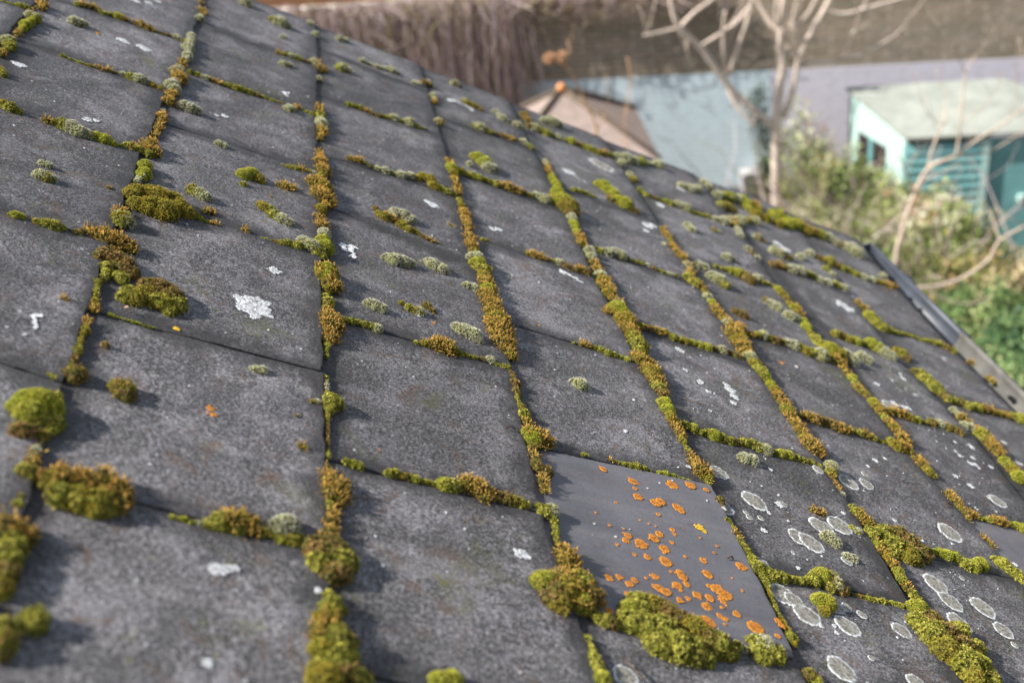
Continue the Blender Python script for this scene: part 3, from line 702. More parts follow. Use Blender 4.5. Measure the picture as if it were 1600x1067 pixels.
P4|1458,860,6,G;1468,862,8,Y;1480,866,9,Y;1492,869,9,Y;1502,874,9,G;1511,880,11,G;1522,883,12,Y;1533,881,11,Y;1541,885,6,G
P4|1556,874,9,G;1566,880,11,Y;1576,888,12,G;1588,896,12,G;1598,905,11,G
P5|1122,304,7,H;1131,305,8,Y;1141,307,9,Y;1152,311,8,H;1126,320,7,Y
P5|1136,321,9,A;1145,326,8,B
P5|1160,312,9,Y;1167,318,10,Y;1173,327,8,G
P5|1157,344,10,H;1168,343,8,A;1180,345,9,H
P5|1180,318,8,O;1186,325,8,A;1184,334,12,A;1197,340,11,A
P5|1206,331,7,Y;1216,337,11,Y;1228,343,11,Y;1218,348,12,A;1232,350,12,Y;1244,350,12,Y;1253,349,8,O;1262,358,13,A;1272,361,12,O;1283,366,11,Y;1294,371,9,H;1305,377,8,H
P5|1312,381,7,O;1321,384,8,H;1331,389,11,H;1340,395,11,H
P5|1209,412,7,B;1217,413,7,O;1228,417,7,B;1238,420,9,H;1250,423,10,H;1262,427,8,G;1272,432,6,G;1282,437,7,H;1294,441,8,H;1306,444,8,G;1318,449,8,H
P5|1306,521,7,Y;1316,523,9,B;1326,528,9,A;1338,533,8,Y;1350,536,7,G;1361,537,11,Y;1372,543,12,Y;1382,550,11,H;1392,556,9,H
P5|1389,641,7,A;1400,642,9,O;1411,645,10,O;1422,650,10,A;1434,656,6,Y;1446,660,4,G;1457,660,8,B;1468,662,9,H;1480,667,9,A;1491,671,9,B;1500,675,9,B
P5|1522,804,6,O;1532,809,4,Y;1544,811,5,G;1555,812,8,O;1566,814,9,O;1576,818,6,G;1588,821,7,Y;1598,825,9,Y
P6|1278,402,6,O;1287,405,7,A;1296,408,8,Y;1306,412,9,B;1316,417,8,G;1326,422,6,G;1336,427,6,Y;1350,433,6,H;1362,437,6,H;1374,440,7,A;1386,444,8,O;1396,447,6,O
P6|1400,519,5,G;1412,521,4,G;1424,524,4,G;1436,529,4,G;1448,532,4,Y;1458,534,6,G;1469,537,8,G;1480,543,8,B;1489,548,7,G
P6|1482,623,6,G;1492,625,6,G;1502,627,9,B;1513,633,8,G;1525,635,7,Y;1538,637,9,B;1549,641,9,O;1560,645,7,A;1571,647,8,O;1582,649,9,G;1594,654,10,Y
C|116,33,8,H;125,36,8,H;132,38,5,H
C|289,165,9,H;298,168,11,H;307,172,8,H
C|342,224,6,H;350,227,6,H
C|67,255,7,H;75,258,7,H
C|63,273,10,H;73,276,12,A;80,279,8,H
C|170,294,5,B
C|382,272,11,Y;393,271,12,Y;404,278,11,A;410,284,7,A
C|380,287,7,G
C|440,290,8,O;450,292,11,O;460,294,6,O
C|424,308,4,O
C|296,295,6,O;303,296,11,G;312,301,11,H;320,307,9,H;327,311,5,H
C|323,329,6,O;331,331,6,O
C|408,319,8,A;414,323,11,A;422,327,11,G;430,335,13,G;440,342,11,H;450,348,9,H
C|99,467,6,O;106,470,5,O
C|165,537,5,B
C|187,602,15,A;198,605,14,A;196,615,13,B;206,617,10,B
C|398,577,7,H;409,579,8,H
C|489,628,7,B;495,629,6,H
C|464,651,6,B
C|471,697,8,O;476,700,6,G
C|36,672,16,B
C|54,966,22,G
C|688,1062,16,Y;706,1062,16,Y
C|605,402,9,H;617,405,12,H;630,408,11,H;642,412,8,H
C|670,409,8,H;678,413,12,H;690,420,11,H;698,427,6,H
C|730,447,8,H;740,450,9,H
C|577,473,7,H;586,476,9,H;597,481,8,H
C|628,473,5,A
C|640,480,7,G;650,484,10,A;656,487,8,H
C|668,478,8,B;676,485,7,B
C|715,512,9,H;726,516,13,H;739,523,13,H;748,532,9,H
C|898,595,7,H;907,599,10,H;915,604,7,H
C|385,4,8,H
C|428,31,8,G;438,35,10,H;448,40,7,H
C|486,37,6,H
C|494,54,6,H
C|443,58,5,H
C|442,100,6,H;452,102,6,H
C|531,60,6,H;541,63,4,H
C|534,105,8,Y;543,109,7,H
C|711,131,6,H;718,134,4,B
C|724,157,5,H;731,160,7,A;742,165,7,A;750,170,5,B
C|741,244,6,Y;748,246,9,Y;759,254,11,Y;771,263,9,H;764,262,9,H
C|734,256,5,H
C|852,188,8,H;862,190,10,H;872,193,8,H
C|1066,291,7,H;1078,295,8,H;1090,295,8,H
C|1075,352,6,H;1081,358,6,H
C|1116,359,6,B;1122,362,4,H
C|1136,402,7,H;1144,405,5,H
C|1092,413,8,H;1101,417,8,H
C|1114,431,9,H;1124,437,10,H;1134,444,9,G
C|1150,486,7,B;1160,490,8,B;1167,495,5,B
C|1198,469,7,B;1205,474,8,H;1214,480,9,H
C|1211,391,8,H;1220,395,9,H;1232,401,8,B
C|1252,401,7,H
C|1266,396,7,H
C|1184,370,6,H;1192,375,5,B
C|1320,554,11,H;1331,561,12,H
C|1347,556,10,H;1356,562,8,H
C|1037,382,4,H
C|1163,714,10,H;1176,718,10,H
C|1272,797,7,O;1284,801,8,O
C|1296,840,12,H;1305,847,11,H
C|1331,825,7,G;1340,830,8,H
C|1324,869,8,H;1333,873,8,H
C|1380,431,6,H
C|1518,566,5,O
C|1546,590,5,O;1552,596,5,O
C|1122,363,3,H
"""
PAL = {
 'G': [(.26, .25, .035), (.16, .165, .022), (.36, .34, .065), (.10, .09, .02)],
 'Y': [(.38, .39, .045), (.28, .30, .030), (.44, .42, .07), (.22, .22, .03)],
 'A': [(.38, .28, .035), (.27, .22, .026), (.23, .225, .035), (.44, .33, .06)],
 'B': [(.19, .125, .04), (.14, .14, .03), (.28, .18, .06), (.11, .08, .03)],
 'O': [(.20, .20, .03), (.13, .11, .02), (.30, .24, .045), (.08, .07, .015)],
 'H': [(.30, .32, .10), (.46, .47, .24), (.18, .17, .06), (.56, .55, .36)],
}
BASEC = {'G': (.05, .05, .012), 'Y': (.10, .11, .015), 'A': (.07, .055, .01), 'B': (.03, .025, .012), 'O': (.05, .04, .012), 'H': (.055, .06, .03)}
HF = {'G': .95, 'Y': 1.05, 'A': .95, 'B': .92, 'O': .82, 'H': 1.0}
LUMP = {'G': 1.0, 'Y': .35, 'A': .8, 'B': 1.0, 'O': 1.0, 'H': .35}

def make_moss(nodes, seed):
    q = np.random.default_rng(seed)
    C, R, T = [], [], []
    for (x, y, r, ty) in nodes:
        a, b, s = roofpt(x, y, 0.0); rm = mpx(r, s)
        a, b, s = roofpt(x, y, min(.45 * rm, .012)); C.append((a, b)); R.append(rm * (1.12 if ty in 'HY' or r > 13 else .95) * q.uniform(.86, 1.12)); T.append(ty)
    # fill in between neighbouring nodes of a chain so that it reads as one body
    C2, R2, T2 = list(C), list(R), list(T)
    for i in range(len(C) - 1):
        d = math.dist(C[i], C[i + 1]); m_ = .5 * (R[i] + R[i + 1])
        if d > 1.0 * m_ and d < 7 * m_ + .012:
            k = int(min(4, d / (m_ * .9)))
            for j in range(1, k + 1):
                s = j / (k + 1)
                C2.append((C[i][0] * (1 - s) + C[i + 1][0] * s + q.normal(0, m_ * .12), C[i][1] * (1 - s) + C[i + 1][1] * s + q.normal(0, m_ * .12)))
                R2.append((R[i] * (1 - s) + R[i + 1] * s) * q.uniform(.45, .85)); T2.append(T[i] if s < .5 else T[i + 1])
    C, R, T = np.array(C2), np.array(R2), T2
    Hh = np.array([R[i] * HF[T[i]] for i in range(len(R))])
    dist = float(np.mean([s for s in [roofpt(x, y)[2] for x, y, _, _ in nodes]]))
    lod = 1.0 if dist < 1.95 else (1.35 if dist < 2.4 else 1.6)
    if dist < 1.05: lod = 1.25
    V, F, K = [], [], []; nv = 0
    def push(v, f, c):
        nonlocal nv
        V.append(v); F.append(f + nv); K.append(c); nv += len(v)
    def disp(P, ty):
        return 1 + LUMP[ty] * (.15 * wn(P[:, 0] * 330, P[:, 1] * 330, P[:, 2] * 330, 1.0) + .17 * wn(P[:, 0] * 900, P[:, 1] * 900, P[:, 2] * 900, 2.0))
    SEG, RG = 14, 6
    for i in range(len(R)):                       # the bodies
        ph = np.linspace(-.25, math.pi / 2, RG); th = np.arange(SEG) * 2 * math.pi / SEG
        P = np.stack([np.outer(np.cos(ph), np.cos(th)), np.outer(np.cos(ph), np.sin(th)), np.outer(np.sin(ph), np.ones(SEG))], -1).reshape(-1, 3)
        W = np.array([R[i], R[i], Hh[i]]) * .90
        X = P * W + np.array([C[i][0], C[i][1], 0]); X = np.array([C[i][0], C[i][1], 0]) + (X - np.array([C[i][0], C[i][1], 0])) * disp(X, T[i])[:, None]
        f = []
        for g in range(RG - 1):
            for k in range(SEG):
                a0, a1 = g * SEG + k, g * SEG + (k + 1) % SEG; b0, b1 = a0 + SEG, a1 + SEG
                f += [(a0, a1, b1), (a0, b1, b0)]
        push(X, np.array(f), np.tile(np.array(BASEC[T[i]]), (len(X), 1)))
    P_, N_, I_ = [], [], []
    for i in range(len(R)):
        sp = {'Y': .00085, 'G': .00135, 'A': .00105, 'B': .00140, 'O': .00165, 'H': .00105}[T[i]] * lod
        n = int(2 * math.pi * R[i] ** 2 * 1.0 / sp ** 2) + 6
        n = min(n, 3200)
        u = q.uniform(-.12, 1, n); th = q.uniform(0, 2 * math.pi, n); c = np.sqrt(np.clip(1 - u * u, 0, 1))
        D = np.stack([c * np.cos(th), c * np.sin(th), u], 1)
        X = D * np.array([R[i], R[i], Hh[i]]); ctr = np.array([C[i][0], C[i][1], 0]); X = ctr + X
        X = ctr + (X - ctr) * disp(X, T[i])[:, None]
        NR = D / np.array([1, 1, HF[T[i]]]); NR /= np.linalg.norm(NR, axis=1)[:, None]
        keep = X[:, 2] > -.0008
        for j in range(len(R)):
            if j == i: continue
            dd = ((X[:, 0] - C[j][0]) / R[j]) ** 2 + ((X[:, 1] - C[j][1]) / R[j]) ** 2 + (X[:, 2] / Hh[j]) ** 2
            keep &= dd > .80
        nk = int(keep.sum()); P_.append(X[keep]); N_.append(NR[keep])
        near = np.argsort((C[:, 0] - C[i][0]) ** 2 + (C[:, 1] - C[i][1]) ** 2)[:3]
        zz = wn(X[keep][:, 0] * 600, X[keep][:, 1] * 600, X[keep][:, 2] * 600, 4.) + q.normal(0, .25, nk)
        I_ += [T[i] if z_ < .38 else (T[near[-1]] if z_ < .62 else T[near[len(near) // 2]]) for z_ in zz]
    P = np.concatenate(P_); N = np.concatenate(N_); TT = np.array(I_)
    def blades(P, N, L, W, col, tipcol, k, spread, jit):
        """k kite blades round each shoot"""
        n = len(P)
        if n == 0: return
        A = np.cross(N, q.normal(size=(n, 3))); A /= np.linalg.norm(A, axis=1)[:, None] + 1e-9; B = np.cross(N, A)
        up = N + q.normal(0, jit, (n, 3)); up /= np.linalg.norm(up, axis=1)[:, None]
        off = q.uniform(0, 6.28, n)
        for m_ in range(k):
            an = off + m_ * 2 * math.pi / k; side = A * np.cos(an)[:, None] + B * np.sin(an)[:, None]
            LL = (L * q.uniform(.65, 1.3, n))[:, None]
            d = up + side * spread; d /= np.linalg.norm(d, axis=1)[:, None]
            wv = np.cross(d, N); wv /= np.linalg.norm(wv, axis=1)[:, None] + 1e-9
            p0 = P - N * (L * .25); tip = p0 + d * LL; mid = p0 + d * LL * .5
            v = np.stack([p0, mid + wv * W, tip, mid - wv * W], 1).reshape(-1, 3)
            base = np.arange(n) * 4; f = np.concatenate([np.stack([base, base + 1, base + 2], 1), np.stack([base, base + 2, base + 3], 1)])
            cc = np.repeat(col, 4, 0).reshape(n, 4, 3).copy(); cc[:, 2] = tipcol; cc[:, 0] = col * .8
            push(v, f, cc.reshape(-1, 3))
    def spikes(P, N, L, r0, col, tip, jit):
        """upright club-shaped capsules, three sided"""
        n = len(P)
        if n == 0: return
        up = N * .75 + np.array([0, 0, .35]) + q.normal(0, jit, (n, 3)); up /= np.linalg.norm(up, axis=1)[:, None]
        A = np.cross(up, q.normal(size=(n, 3))); A /= np.linalg.norm(A, axis=1)[:, None] + 1e-9; B = np.cross(up, A)
        LL = (L * q.uniform(.6, 1.25, n))[:, None]; bend = q.normal(0, .12, (n, 3)) * LL
        rings = [(0, .35), (.45, .55), (.72, 1.0), (1.0, .25)]; v = np.zeros((n, 12, 3)); cc = np.zeros((n, 12, 3))
        for g, (h, w_) in enumerate(rings):
            for k in range(3):
                an = k * 2.0944; v[:, g * 3 + k] = P + up * LL * h + bend * h * h + (A * math.cos(an) + B * math.sin(an)) * r0 * w_
                cc[:, g * 3 + k] = col * (1 - h) + tip * h
        f = []
        for g in range(3):
            for k in range(3):
                a0, a1 = g * 3 + k, g * 3 + (k + 1) % 3; f += [(a0, a1, a1 + 3), (a0, a1 + 3, a0 + 3)]
        f.append((9, 10, 11)); f = np.array(f); base = (np.arange(n) * 12)[:, None, None]
        push(v.reshape(-1, 3), (f[None] + base).reshape(-1, 3), cc.reshape(-1, 3))
    for ty in sorted(set(T)):
        m_ = TT == ty; p, nrm = P[m_], N[m_]
        n = len(p)
        if n == 0: continue
        pal = np.array(PAL[ty])
        z = wn(p[:, 0] * 210, p[:, 1] * 210, p[:, 2] * 210, seed % 7) * .5 + wn(p[:, 0] * 700, p[:, 1] * 700, p[:, 2] * 700, 3.) * .28 + q.normal(0, .25, n)
        idx = np.clip(((z + 1) / 2 * len(pal)).astype(int), 0, len(pal) - 1)
        col = pal[idx] * q.uniform(.50, 1.70, (n, 1))
        tip = np.clip(col * 1.5, 0, .9)
        if ty == 'G': blades(p, nrm, .0027 * lod, .00048 * lod, col, tip, 4, .9, .25)
        if ty == 'Y': blades(p, nrm, .0014 * lod, .00025 * lod, col, tip, 4, .5, .15)
        if ty == 'A': blades(p, nrm, .0018 * lod, .00028 * lod, col, tip, 4, .6, .22)
        if ty == 'B':
            blades(p, nrm, .0026 * lod, .00046 * lod, col, tip, 4, .8, .28)
            k = q.random(n) < .12; spikes(p[k], nrm[k], .0034, .0003 * lod, np.tile([.16, .10, .03], (k.sum(), 1)), np.tile([.30, .17, .06], (k.sum(), 1)), .3)
        if ty == 'O':
            blades(p, nrm, .0024 * lod, .00042 * lod, col, tip, 4, .8, .25)
            k = (q.random(n) < .36) & (nrm[:, 2] > -.05); kk = int(k.sum())
            hue = q.random((kk, 1)); tipc = np.array([.66, .43, .11]) * hue + np.array([.44, .245, .05]) * (1 - hue); tipc = tipc * q.uniform(.6, 1.5, (kk, 1))
            spikes(p[k], nrm[k], .0053 * min(lod, 1.15), .00066 * lod, np.tile([.26, .17, .035], (kk, 1)), tipc, .22)
        if ty == 'H':
            blades(p, nrm, .0016 * lod, .00034 * lod, col, tip, 4, .6, .18)
            white = np.tile([.90, .89, .80], (n, 1)) * q.uniform(.7, 1.1, (n, 1))
            k = q.random(n) < .75
            blades(p[k], nrm[k], .0027 * lod, .00019 * lod, (col * .5 + white * .5)[k], white[k], 2, .30, .22)
    g_ = np.isin(TT, ['G', 'A']); k = (q.random(len(P)) < .02) & g_; kk = int(k.sum())
    spikes(P[k], N[k], .0042, .0003, np.tile([.30, .20, .05], (kk, 1)), np.tile([.46, .28, .08], (kk, 1)), .3)
    if 'O' not in T and q.random() < .35 and nodes[0][2] > 7:          # a few stray capsules on stalks
        k = q.choice(len(P), min(len(P), 5), replace=False)
        spikes(P[k], N[k], .008, .00025, np.tile([.25, .14, .04], (len(k), 1)), np.tile([.34, .20, .06], (len(k), 1)), .3)
    V = np.concatenate(V); F = np.concatenate(F); K = np.concatenate(K)
    ctr = (float(C[0][0]), float(C[0][1]), 0.0)
    return V, F, K, ctr, T, R, C

MOSSES = []
for li, line in enumerate([l for l in DATA.strip().split('\n') if l]):
    place, rest = line.split('|'); nodes = []
    for tk in rest.split(';'):
        x, y, r, ty = tk.split(','); nodes.append((float(x), float(y), float(r), ty))
    V, F, K, ctr, T, R, C = make_moss(nodes, 100 + li)
    loose = place == 'C'
    o = npmesh('moss_cushion' if loose else 'moss_strip', V, F, K, MAT['moss'], ROOF, ctr)
    MOSSES.append(dict(o=o, place=place, C=C, R=R, T=[n[3] for n in nodes], n=nodes))
# labels: what it looks like, and where it grows, counted from the gutter and from the far edge
LOOK = {'G': 'green', 'Y': 'lime-green', 'A': 'golden-olive', 'B': 'dark-brown', 'O': 'orange-spiked', 'H': 'hoary-grey'}
for m_ in MOSSES:
    cnt = {}
    for (x, y, r, ty) in m_['n']: cnt[ty] = cnt.get(ty, 0) + r * r
    ty = sorted(cnt, key=lambda k: -cnt[k]); look = LOOK[ty[0]]
    if len(ty) > 1 and cnt[ty[1]] > .45 * cnt[ty[0]]: look = look + ' and ' + LOOK[ty[1]]
    c = m_['C'].mean(0); col = max(1, int(math.floor((c[0] - VERGE) / .3)) + 1); m_['u'] = c[0]
    size = float(sum(m_['R'])); pl = m_['place']
    row = lambda r: ORD[max(1, min(12, 7 - int(r)))]
    if pl == 'C':
        r = int(math.ceil(c[1] / GA)); where = 'row %s' % row(r); kind = 'moss cushion'; key = 'lying on %s row above gutter' % row(r)
    elif pl[0] == 'T':
        r = {'T0': 0, 'T1': 1, 'T2': 2, 'T3': 3, 'T4': 4, 'T5': 5, 'TM': -1, 'T9': -2}[pl]; kind = 'moss strip'
        key = 'along foot of %s row above gutter' % row(r)
    else:
        r = {'P0': 0, 'P1': 1, 'P2': 2, 'P3': 3, 'P4': 4, 'P5': 5, 'P6': 6, 'PM': -1}[pl]; kind = 'moss strip'
        key = 'between slates of %s row above gutter' % row(r)
    m_['look'], m_['kind'], m_['key'] = look, kind, key
groups = {}
for m_ in MOSSES: groups.setdefault(m_['key'], []).append(m_)
for key, ms in groups.items():
    ms.sort(key=lambda d: d['u'])
    for i, m_ in enumerate(ms):
        # the n-th of its line counted from the far edge singles it out
        o = m_['o']; short = m_['look']
        lab = '%s %s, %s from far verge %s' % (short, m_['kind'], ORD[i + 1], key)
        o['label'] = lab; o['category'] = 'moss'
        o['group'] = 'moss cushions on the slates' if m_['kind'] == 'moss cushion' else 'moss strips growing in the slate joints'
# ------------------------------------------------------------------ gutter
GB = 6.12 * GA
def gutter_piece(a0, a1, name, mat, parent, r=.028, grow=0.0, lip=.006, n=2, thick=.003):
    """half round channel along the eave, in a level frame: x = along the rows, y = outward, z = up"""
    mb = MB(); prof = []
    for k in range(15):
        an = math.pi + math.pi * k / 14; prof.append((r * math.cos(an) , r * math.sin(an) * .95))
    prof = [(-r, .012)] + prof + [(r, .010), (r + lip, .010), (r + lip, .004)]
    out = [(y * (1 + thick / r) + (grow if y > 0 else -grow), z * (1 + thick / r) - grow) for y, z in prof]
    m_ = len(prof); vs = []; fs = []
    for a in (a0, a1):
        vs += [(a, y, z) for y, z in prof] + [(a, y, z - .0005) for y, z in out]
    o = 2 * m_
    for k in range(m_ - 1):
        fs.append((k, k + 1, o + k + 1, o + k)); fs.append((m_ + k + 1, m_ + k, o + m_ + k, o + m_ + k + 1))
        fs.append((k + 1, k, m_ + k, m_ + k + 1)); fs.append((o + k, o + k + 1, o + m_ + k + 1, o + m_ + k))
    fs.append((0, o, o + m_, m_)); fs.append((m_ - 1, m_ + m_ - 1, o + m_ + m_ - 1, o + m_ - 1))
    mb.add(vs, fs)
    return mb.build(name, mat, None, (a0, 0, 0), smooth=True, mw=GM), prof
hor = np.array([E2[0], E2[1], 0]); hor /= np.linalg.norm(hor)
eave = T0 + E2 * (GB + .0) + NN * -.006
gc = eave + hor * .012 + np.array([0, 0, -.022])
GM = Matrix(((E1[0], hor[0], 0, gc[0]), (E1[1], hor[1], 0, gc[1]), (E1[2], hor[2], 1, gc[2]), (0, 0, 0, 1)))
gut = empty('gutter', T0 + E2 * GB + E1 * VERGE)
tag(gut, 'half round dark plastic gutter with clips along the lower edge of the slates', 'gutter')
o, _ = gutter_piece(VERGE + .02, VERGE + .52, 'gutter_length', 'gutter', None); adopt(o, gut); o['label'] = 'shiny dark blue-black end length of gutter'
o, _ = gutter_piece(VERGE + .52, 1.5, 'gutter_length', 'gutterold', None); adopt(o, gut); o['label'] = 'faded grey length of gutter'
for a in (VERGE + .23, VERGE + .52, VERGE + 1.42, VERGE + 2.3):
    o, _ = gutter_piece(a - .022, a + .022, 'gutter_clip', 'gutter', None, r=.0295, grow=.003, lip=.009); adopt(o, gut)
mb = MB()
mb.v = []; pr = [(-.028, .012)] + [(.028 * math.cos(math.pi + math.pi * k / 14), .028 * math.sin(math.pi + math.pi * k / 14)) for k in range(15)] + [(.028, .012)]
for a in (VERGE + .012, VERGE + .020): mb.v += [(a, y * 1.1, z * 1.1) for y, z in pr]
k = len(pr); mb.f = [tuple(range(k)), tuple(range(2 * k - 1, k - 1, -1))] + [(i, (i + 1) % k, k + (i + 1) % k, k + i) for i in range(k)]
mb.c = [(0, 0, 0)] * len(mb.v)
o = mb.build('end_cap', 'gutter', None, (VERGE + .016, 0, 0), mw=GM); adopt(o, gut)

# ------------------------------------------------------------------ the house that carries the roof
def V3(*a): return np.array(a, float)
def roofw(a, b, z=0.0): return T0 + E1 * a + E2 * b + NN * z
hs = empty('brick_house', V3(*(roofw(0, GB)[:2]), 0))
tag(hs, 'brick house under the slates, hidden below the roof edge', 'house')
va, vb = VERGE + .07, 1.55
mb = MB()
P0_, P1_ = roofw(va, GB - .12, -.17), roofw(vb, GB - .12, -.17); Q0_, Q1_ = roofw(va, -1.6, -.17), roofw(vb, -1.6, -.17)
t_ = hor * 5.0
for (p, q_) in ((P0_, P1_),):
    mb.add([(p[0], p[1], 0), (q_[0], q_[1], 0), q_, p], [(0, 1, 2, 3)])
mb.add([(P0_[0], P0_[1], 0), P0_, Q0_, (Q0_[0], Q0_[1], 0)], [(0, 1, 2, 3)])
mb.add([(P1_[0], P1_[1], 0), (Q1_[0], Q1_[1], 0), Q1_, P1_], [(0, 1, 2, 3)])
mb.add([(Q0_[0], Q0_[1], 0), Q0_, Q1_, (Q1_[0], Q1_[1], 0)], [(0, 1, 2, 3)])
o = mb.build('wall', 'plaster', None, P0_); adopt(o, hs)

# ------------------------------------------------------------------ ground
mb = MB(); mb.add([(-400, -300, 0), (400, -300, 0), (400, 700, 0), (-400, 700, 0)], [(0, 1, 2, 3)])
tag(mb.build('ground', 'soil'), kind='structure')
A_ = ground(810, 130, 1.7); B_ = ground(1600, 90, 1.7); wd = (B_ - A_) / np.linalg.norm(B_ - A_); wnrm = V3(wd[1], -wd[0], 0)   # towards the camera
if wnrm[1] > 0: wnrm = -wnrm
ang = math.atan2(wd[1], wd[0])
WM = Matrix.Translation(Vector((float(A_[0]), float(A_[1]), 0))) @ Matrix.Rotation(ang, 4, 'Z')   # local x along the wall, y away
def wl(x, y, z): return np.array((WM @ Vector((x, y, z))))
wall = empty('garden_wall', wl(0, 0, 0))
tag(wall, 'long old brick garden wall, its lower half painted pale blue and lavender', 'wall')
X1 = float((ground(1205, 110, 1.7) - A_) @ wd)
TOP = 2.78
for nm, mt, x0, x1, z0, z1, yy in (('brickwork', 'brick', -9, 9, 1.7, TOP, 0.0), ('brickwork', 'brick', -9, 0, 0, 1.7, 0.0),
                                 ('painted_brickwork', 'paintblue', 0, X1, 0, 1.7, -.004), ('painted_brickwork', 'paintgrey', X1, 9, 0, 1.7, -.004)):
    mb = MB(); mb.box(x0, yy, z0, x1, .22, z1); o = mb.build(nm, mt, None, (0, 0, 0), mw=WM); adopt(o, wall)
    if mt == 'paintblue': o['label'] = 'pale blue painted brickwork'
    if mt == 'paintgrey': o['label'] = 'lavender grey painted brickwork'
mb = MB(); x = -9
while x < 9:
    mb.box(x, -.035, TOP, x + .595, .255, TOP + .07 + random.uniform(-.004, .004)); x += .6
o = mb.build('coping', 'coping', None, (0, 0, 0), mw=WM); adopt(o, wall)

# orange brick house beyond the wall
nb = empty('neighbour_house', (-4, 22, 0))
tag(nb, 'orange brick house beyond the garden wall', 'house')
mb = MB(); mb.box(-12, 20.5, 0, 2.2, 28, 5.6); o = mb.build('wall', 'orangebrick', None, (-12, 20.5, 0)); adopt(o, nb)
mb = MB(); mb.add([(-12.3, 20.1, 5.6), (2.5, 20.1, 5.6), (2.5, 24.3, 8.4), (-12.3, 24.3, 8.4), (-12.3, 28.4, 5.6), (2.5, 28.4, 5.6)], [(0, 1, 2, 3), (3, 2, 5, 4), (0, 3, 4), (1, 5, 2)])
o = mb.build('roof', 'darkfelt', None, (-12.3, 20.1, 5.6)); adopt(o, nb)
for x in (-10, -6.5, -2.2):
    mb = MB(); mb.box(x, 20.44, 3.2, x + 1.2, 20.52, 4.6); o = mb.build('window', 'whiteplastic', None, (x, 20.5, 3.2)); adopt(o, nb)
    mb = MB(); mb.box(x + .08, 20.42, 3.28, x + 1.12, 20.45, 4.52); p = mb.build('pane', 'glass', None, (x, 20.42, 3.2)); adopt(p, o)

# ------------------------------------------------------------------ bare creeper hanging over the wall
q = np.random.default_rng(5)
def strands(n, gen, r0, seg=6):
    V, F, K = [], [], []; nv = 0
    for _ in range(n):
        P, c, r = gen(); m_ = len(P); V_ = []
        d = np.gradient(P, axis=0); d /= np.linalg.norm(d, axis=1)[:, None] + 1e-9
        a = np.cross(d, [.2, .9, .3]); a /= np.linalg.norm(a, axis=1)[:, None] + 1e-9; b = np.cross(d, a)
        rr = r * np.linspace(1, .4, m_)[:, None]
        for k in range(3):
            V_.append(P + (a * math.cos(k * 2.094) + b * math.sin(k * 2.094)) * rr)
        v = np.stack(V_, 1).reshape(-1, 3); f = []
        for i in range(m_ - 1):
            for k in range(3):
                a0, a1 = i * 3 + k, i * 3 + (k + 1) % 3; f += [(a0, a1, a1 + 3), (a0, a1 + 3, a0 + 3)]
        V.append(v); F.append(np.array(f) + nv); K.append(np.tile(c, (len(v), 1))); nv += len(v)
    return np.concatenate(V), np.concatenate(F), np.concatenate(K)
tones = [(.46, .35, .34), (.56, .45, .45), (.32, .23, .22), (.66, .54, .54), (.34, .27, .19), (.18, .12, .11), (.40, .35, .18)]
XC = lambda px: float((ground(px, 60, 2.0) - A_) @ wd)
def gen_creeper():
    u = q.random()
    x = q.uniform(-6.5, .1) if u < .78 else q.uniform(-2, 2.6)
    out = abs(q.normal(0, .10)) + .03
    top = TOP + .08 + abs(q.normal(0, .05)); L = q.uniform(.5, 2.4) if u < .78 else q.uniform(.15, .75)
    if x > .1: L *= .6
    m_ = 6; s = np.linspace(0, 1, m_)
    X = x + np.cumsum(q.normal(0, .09, m_)); Y = -out - .12 * np.sin(s * 3) * q.random() - .03; Zz = top - L * s
    P = np.stack([X, Y, Zz], 1)
    P = (np.array(WM)[:3, :3] @ P.T).T + np.array(WM)[:3, 3]
    return P, np.array(tones[q.integers(len(tones))]) * q.uniform(.7, 1.2), q.uniform(.003, .009)
V, F, K = strands(5200, gen_creeper, .005)
o = npmesh('bare_creeper', V, F, K, MAT['twig'], Matrix.Identity(4), wl(-2.5, 0, 1.5))
tag(o, 'leafless brown-pink creeper hanging down the left part of the garden wall', 'climbing plant')

# ------------------------------------------------------------------ little building with pinkish roof, teal shed, box
lod_ = empty('garden_den', ground(900, 200, .8))
tag(lod_, 'small low den with dark edged pinkish tiled roof against the blue wall', 'shed')
ap = atY(877, 140, 13.2); zl = ap[2] - .62
c1, c2 = atY(800, 185, 12.9), atY(1012, 240, 12.6)
half = 1.02; cx, cy = ap[0], ap[1]
cor = [V3(cx - .95, cy - 1.05, zl), V3(cx + .98, cy - 1.05, zl), V3(cx + .98, cy + .75, zl), V3(cx - .95, cy + .75, zl)]
mb = MB(); mb.add(cor + [ap], [(0, 1, 4), (1, 2, 4), (2, 3, 4), (3, 0, 4), (3, 2, 1, 0)]); o = mb.build('roof', 'pinkwood', None, ap); adopt(o, lod_)
for i in (1, 3, 2, 0):
    mb = MB(); mb.tube([ap + V3(0, 0, .01), ap * .5 + cor[i] * .5 + V3(0, 0, .03), cor[i] + V3(0, 0, .01)], [.04, .03, .025], 6); h_ = mb.build('ridge_tile', 'timber', None, ap, smooth=True); adopt(h_, o)
mb = MB(); mb.tube([ap + V3(0, -.03, -.02), ap + V3(0, -.03, .05), ap + V3(0, -.03, .08)], [.055, .06, .03], 8); h_ = mb.build('finial', 'terracotta', None, ap, smooth=True); adopt(h_, o)
mb = MB(); mb.box(cx - .85, cy - .95, 0, cx + .9, cy + .65, zl); o = mb.build('wall', 'timber', None, (cx, cy, 0)); adopt(o, lod_)

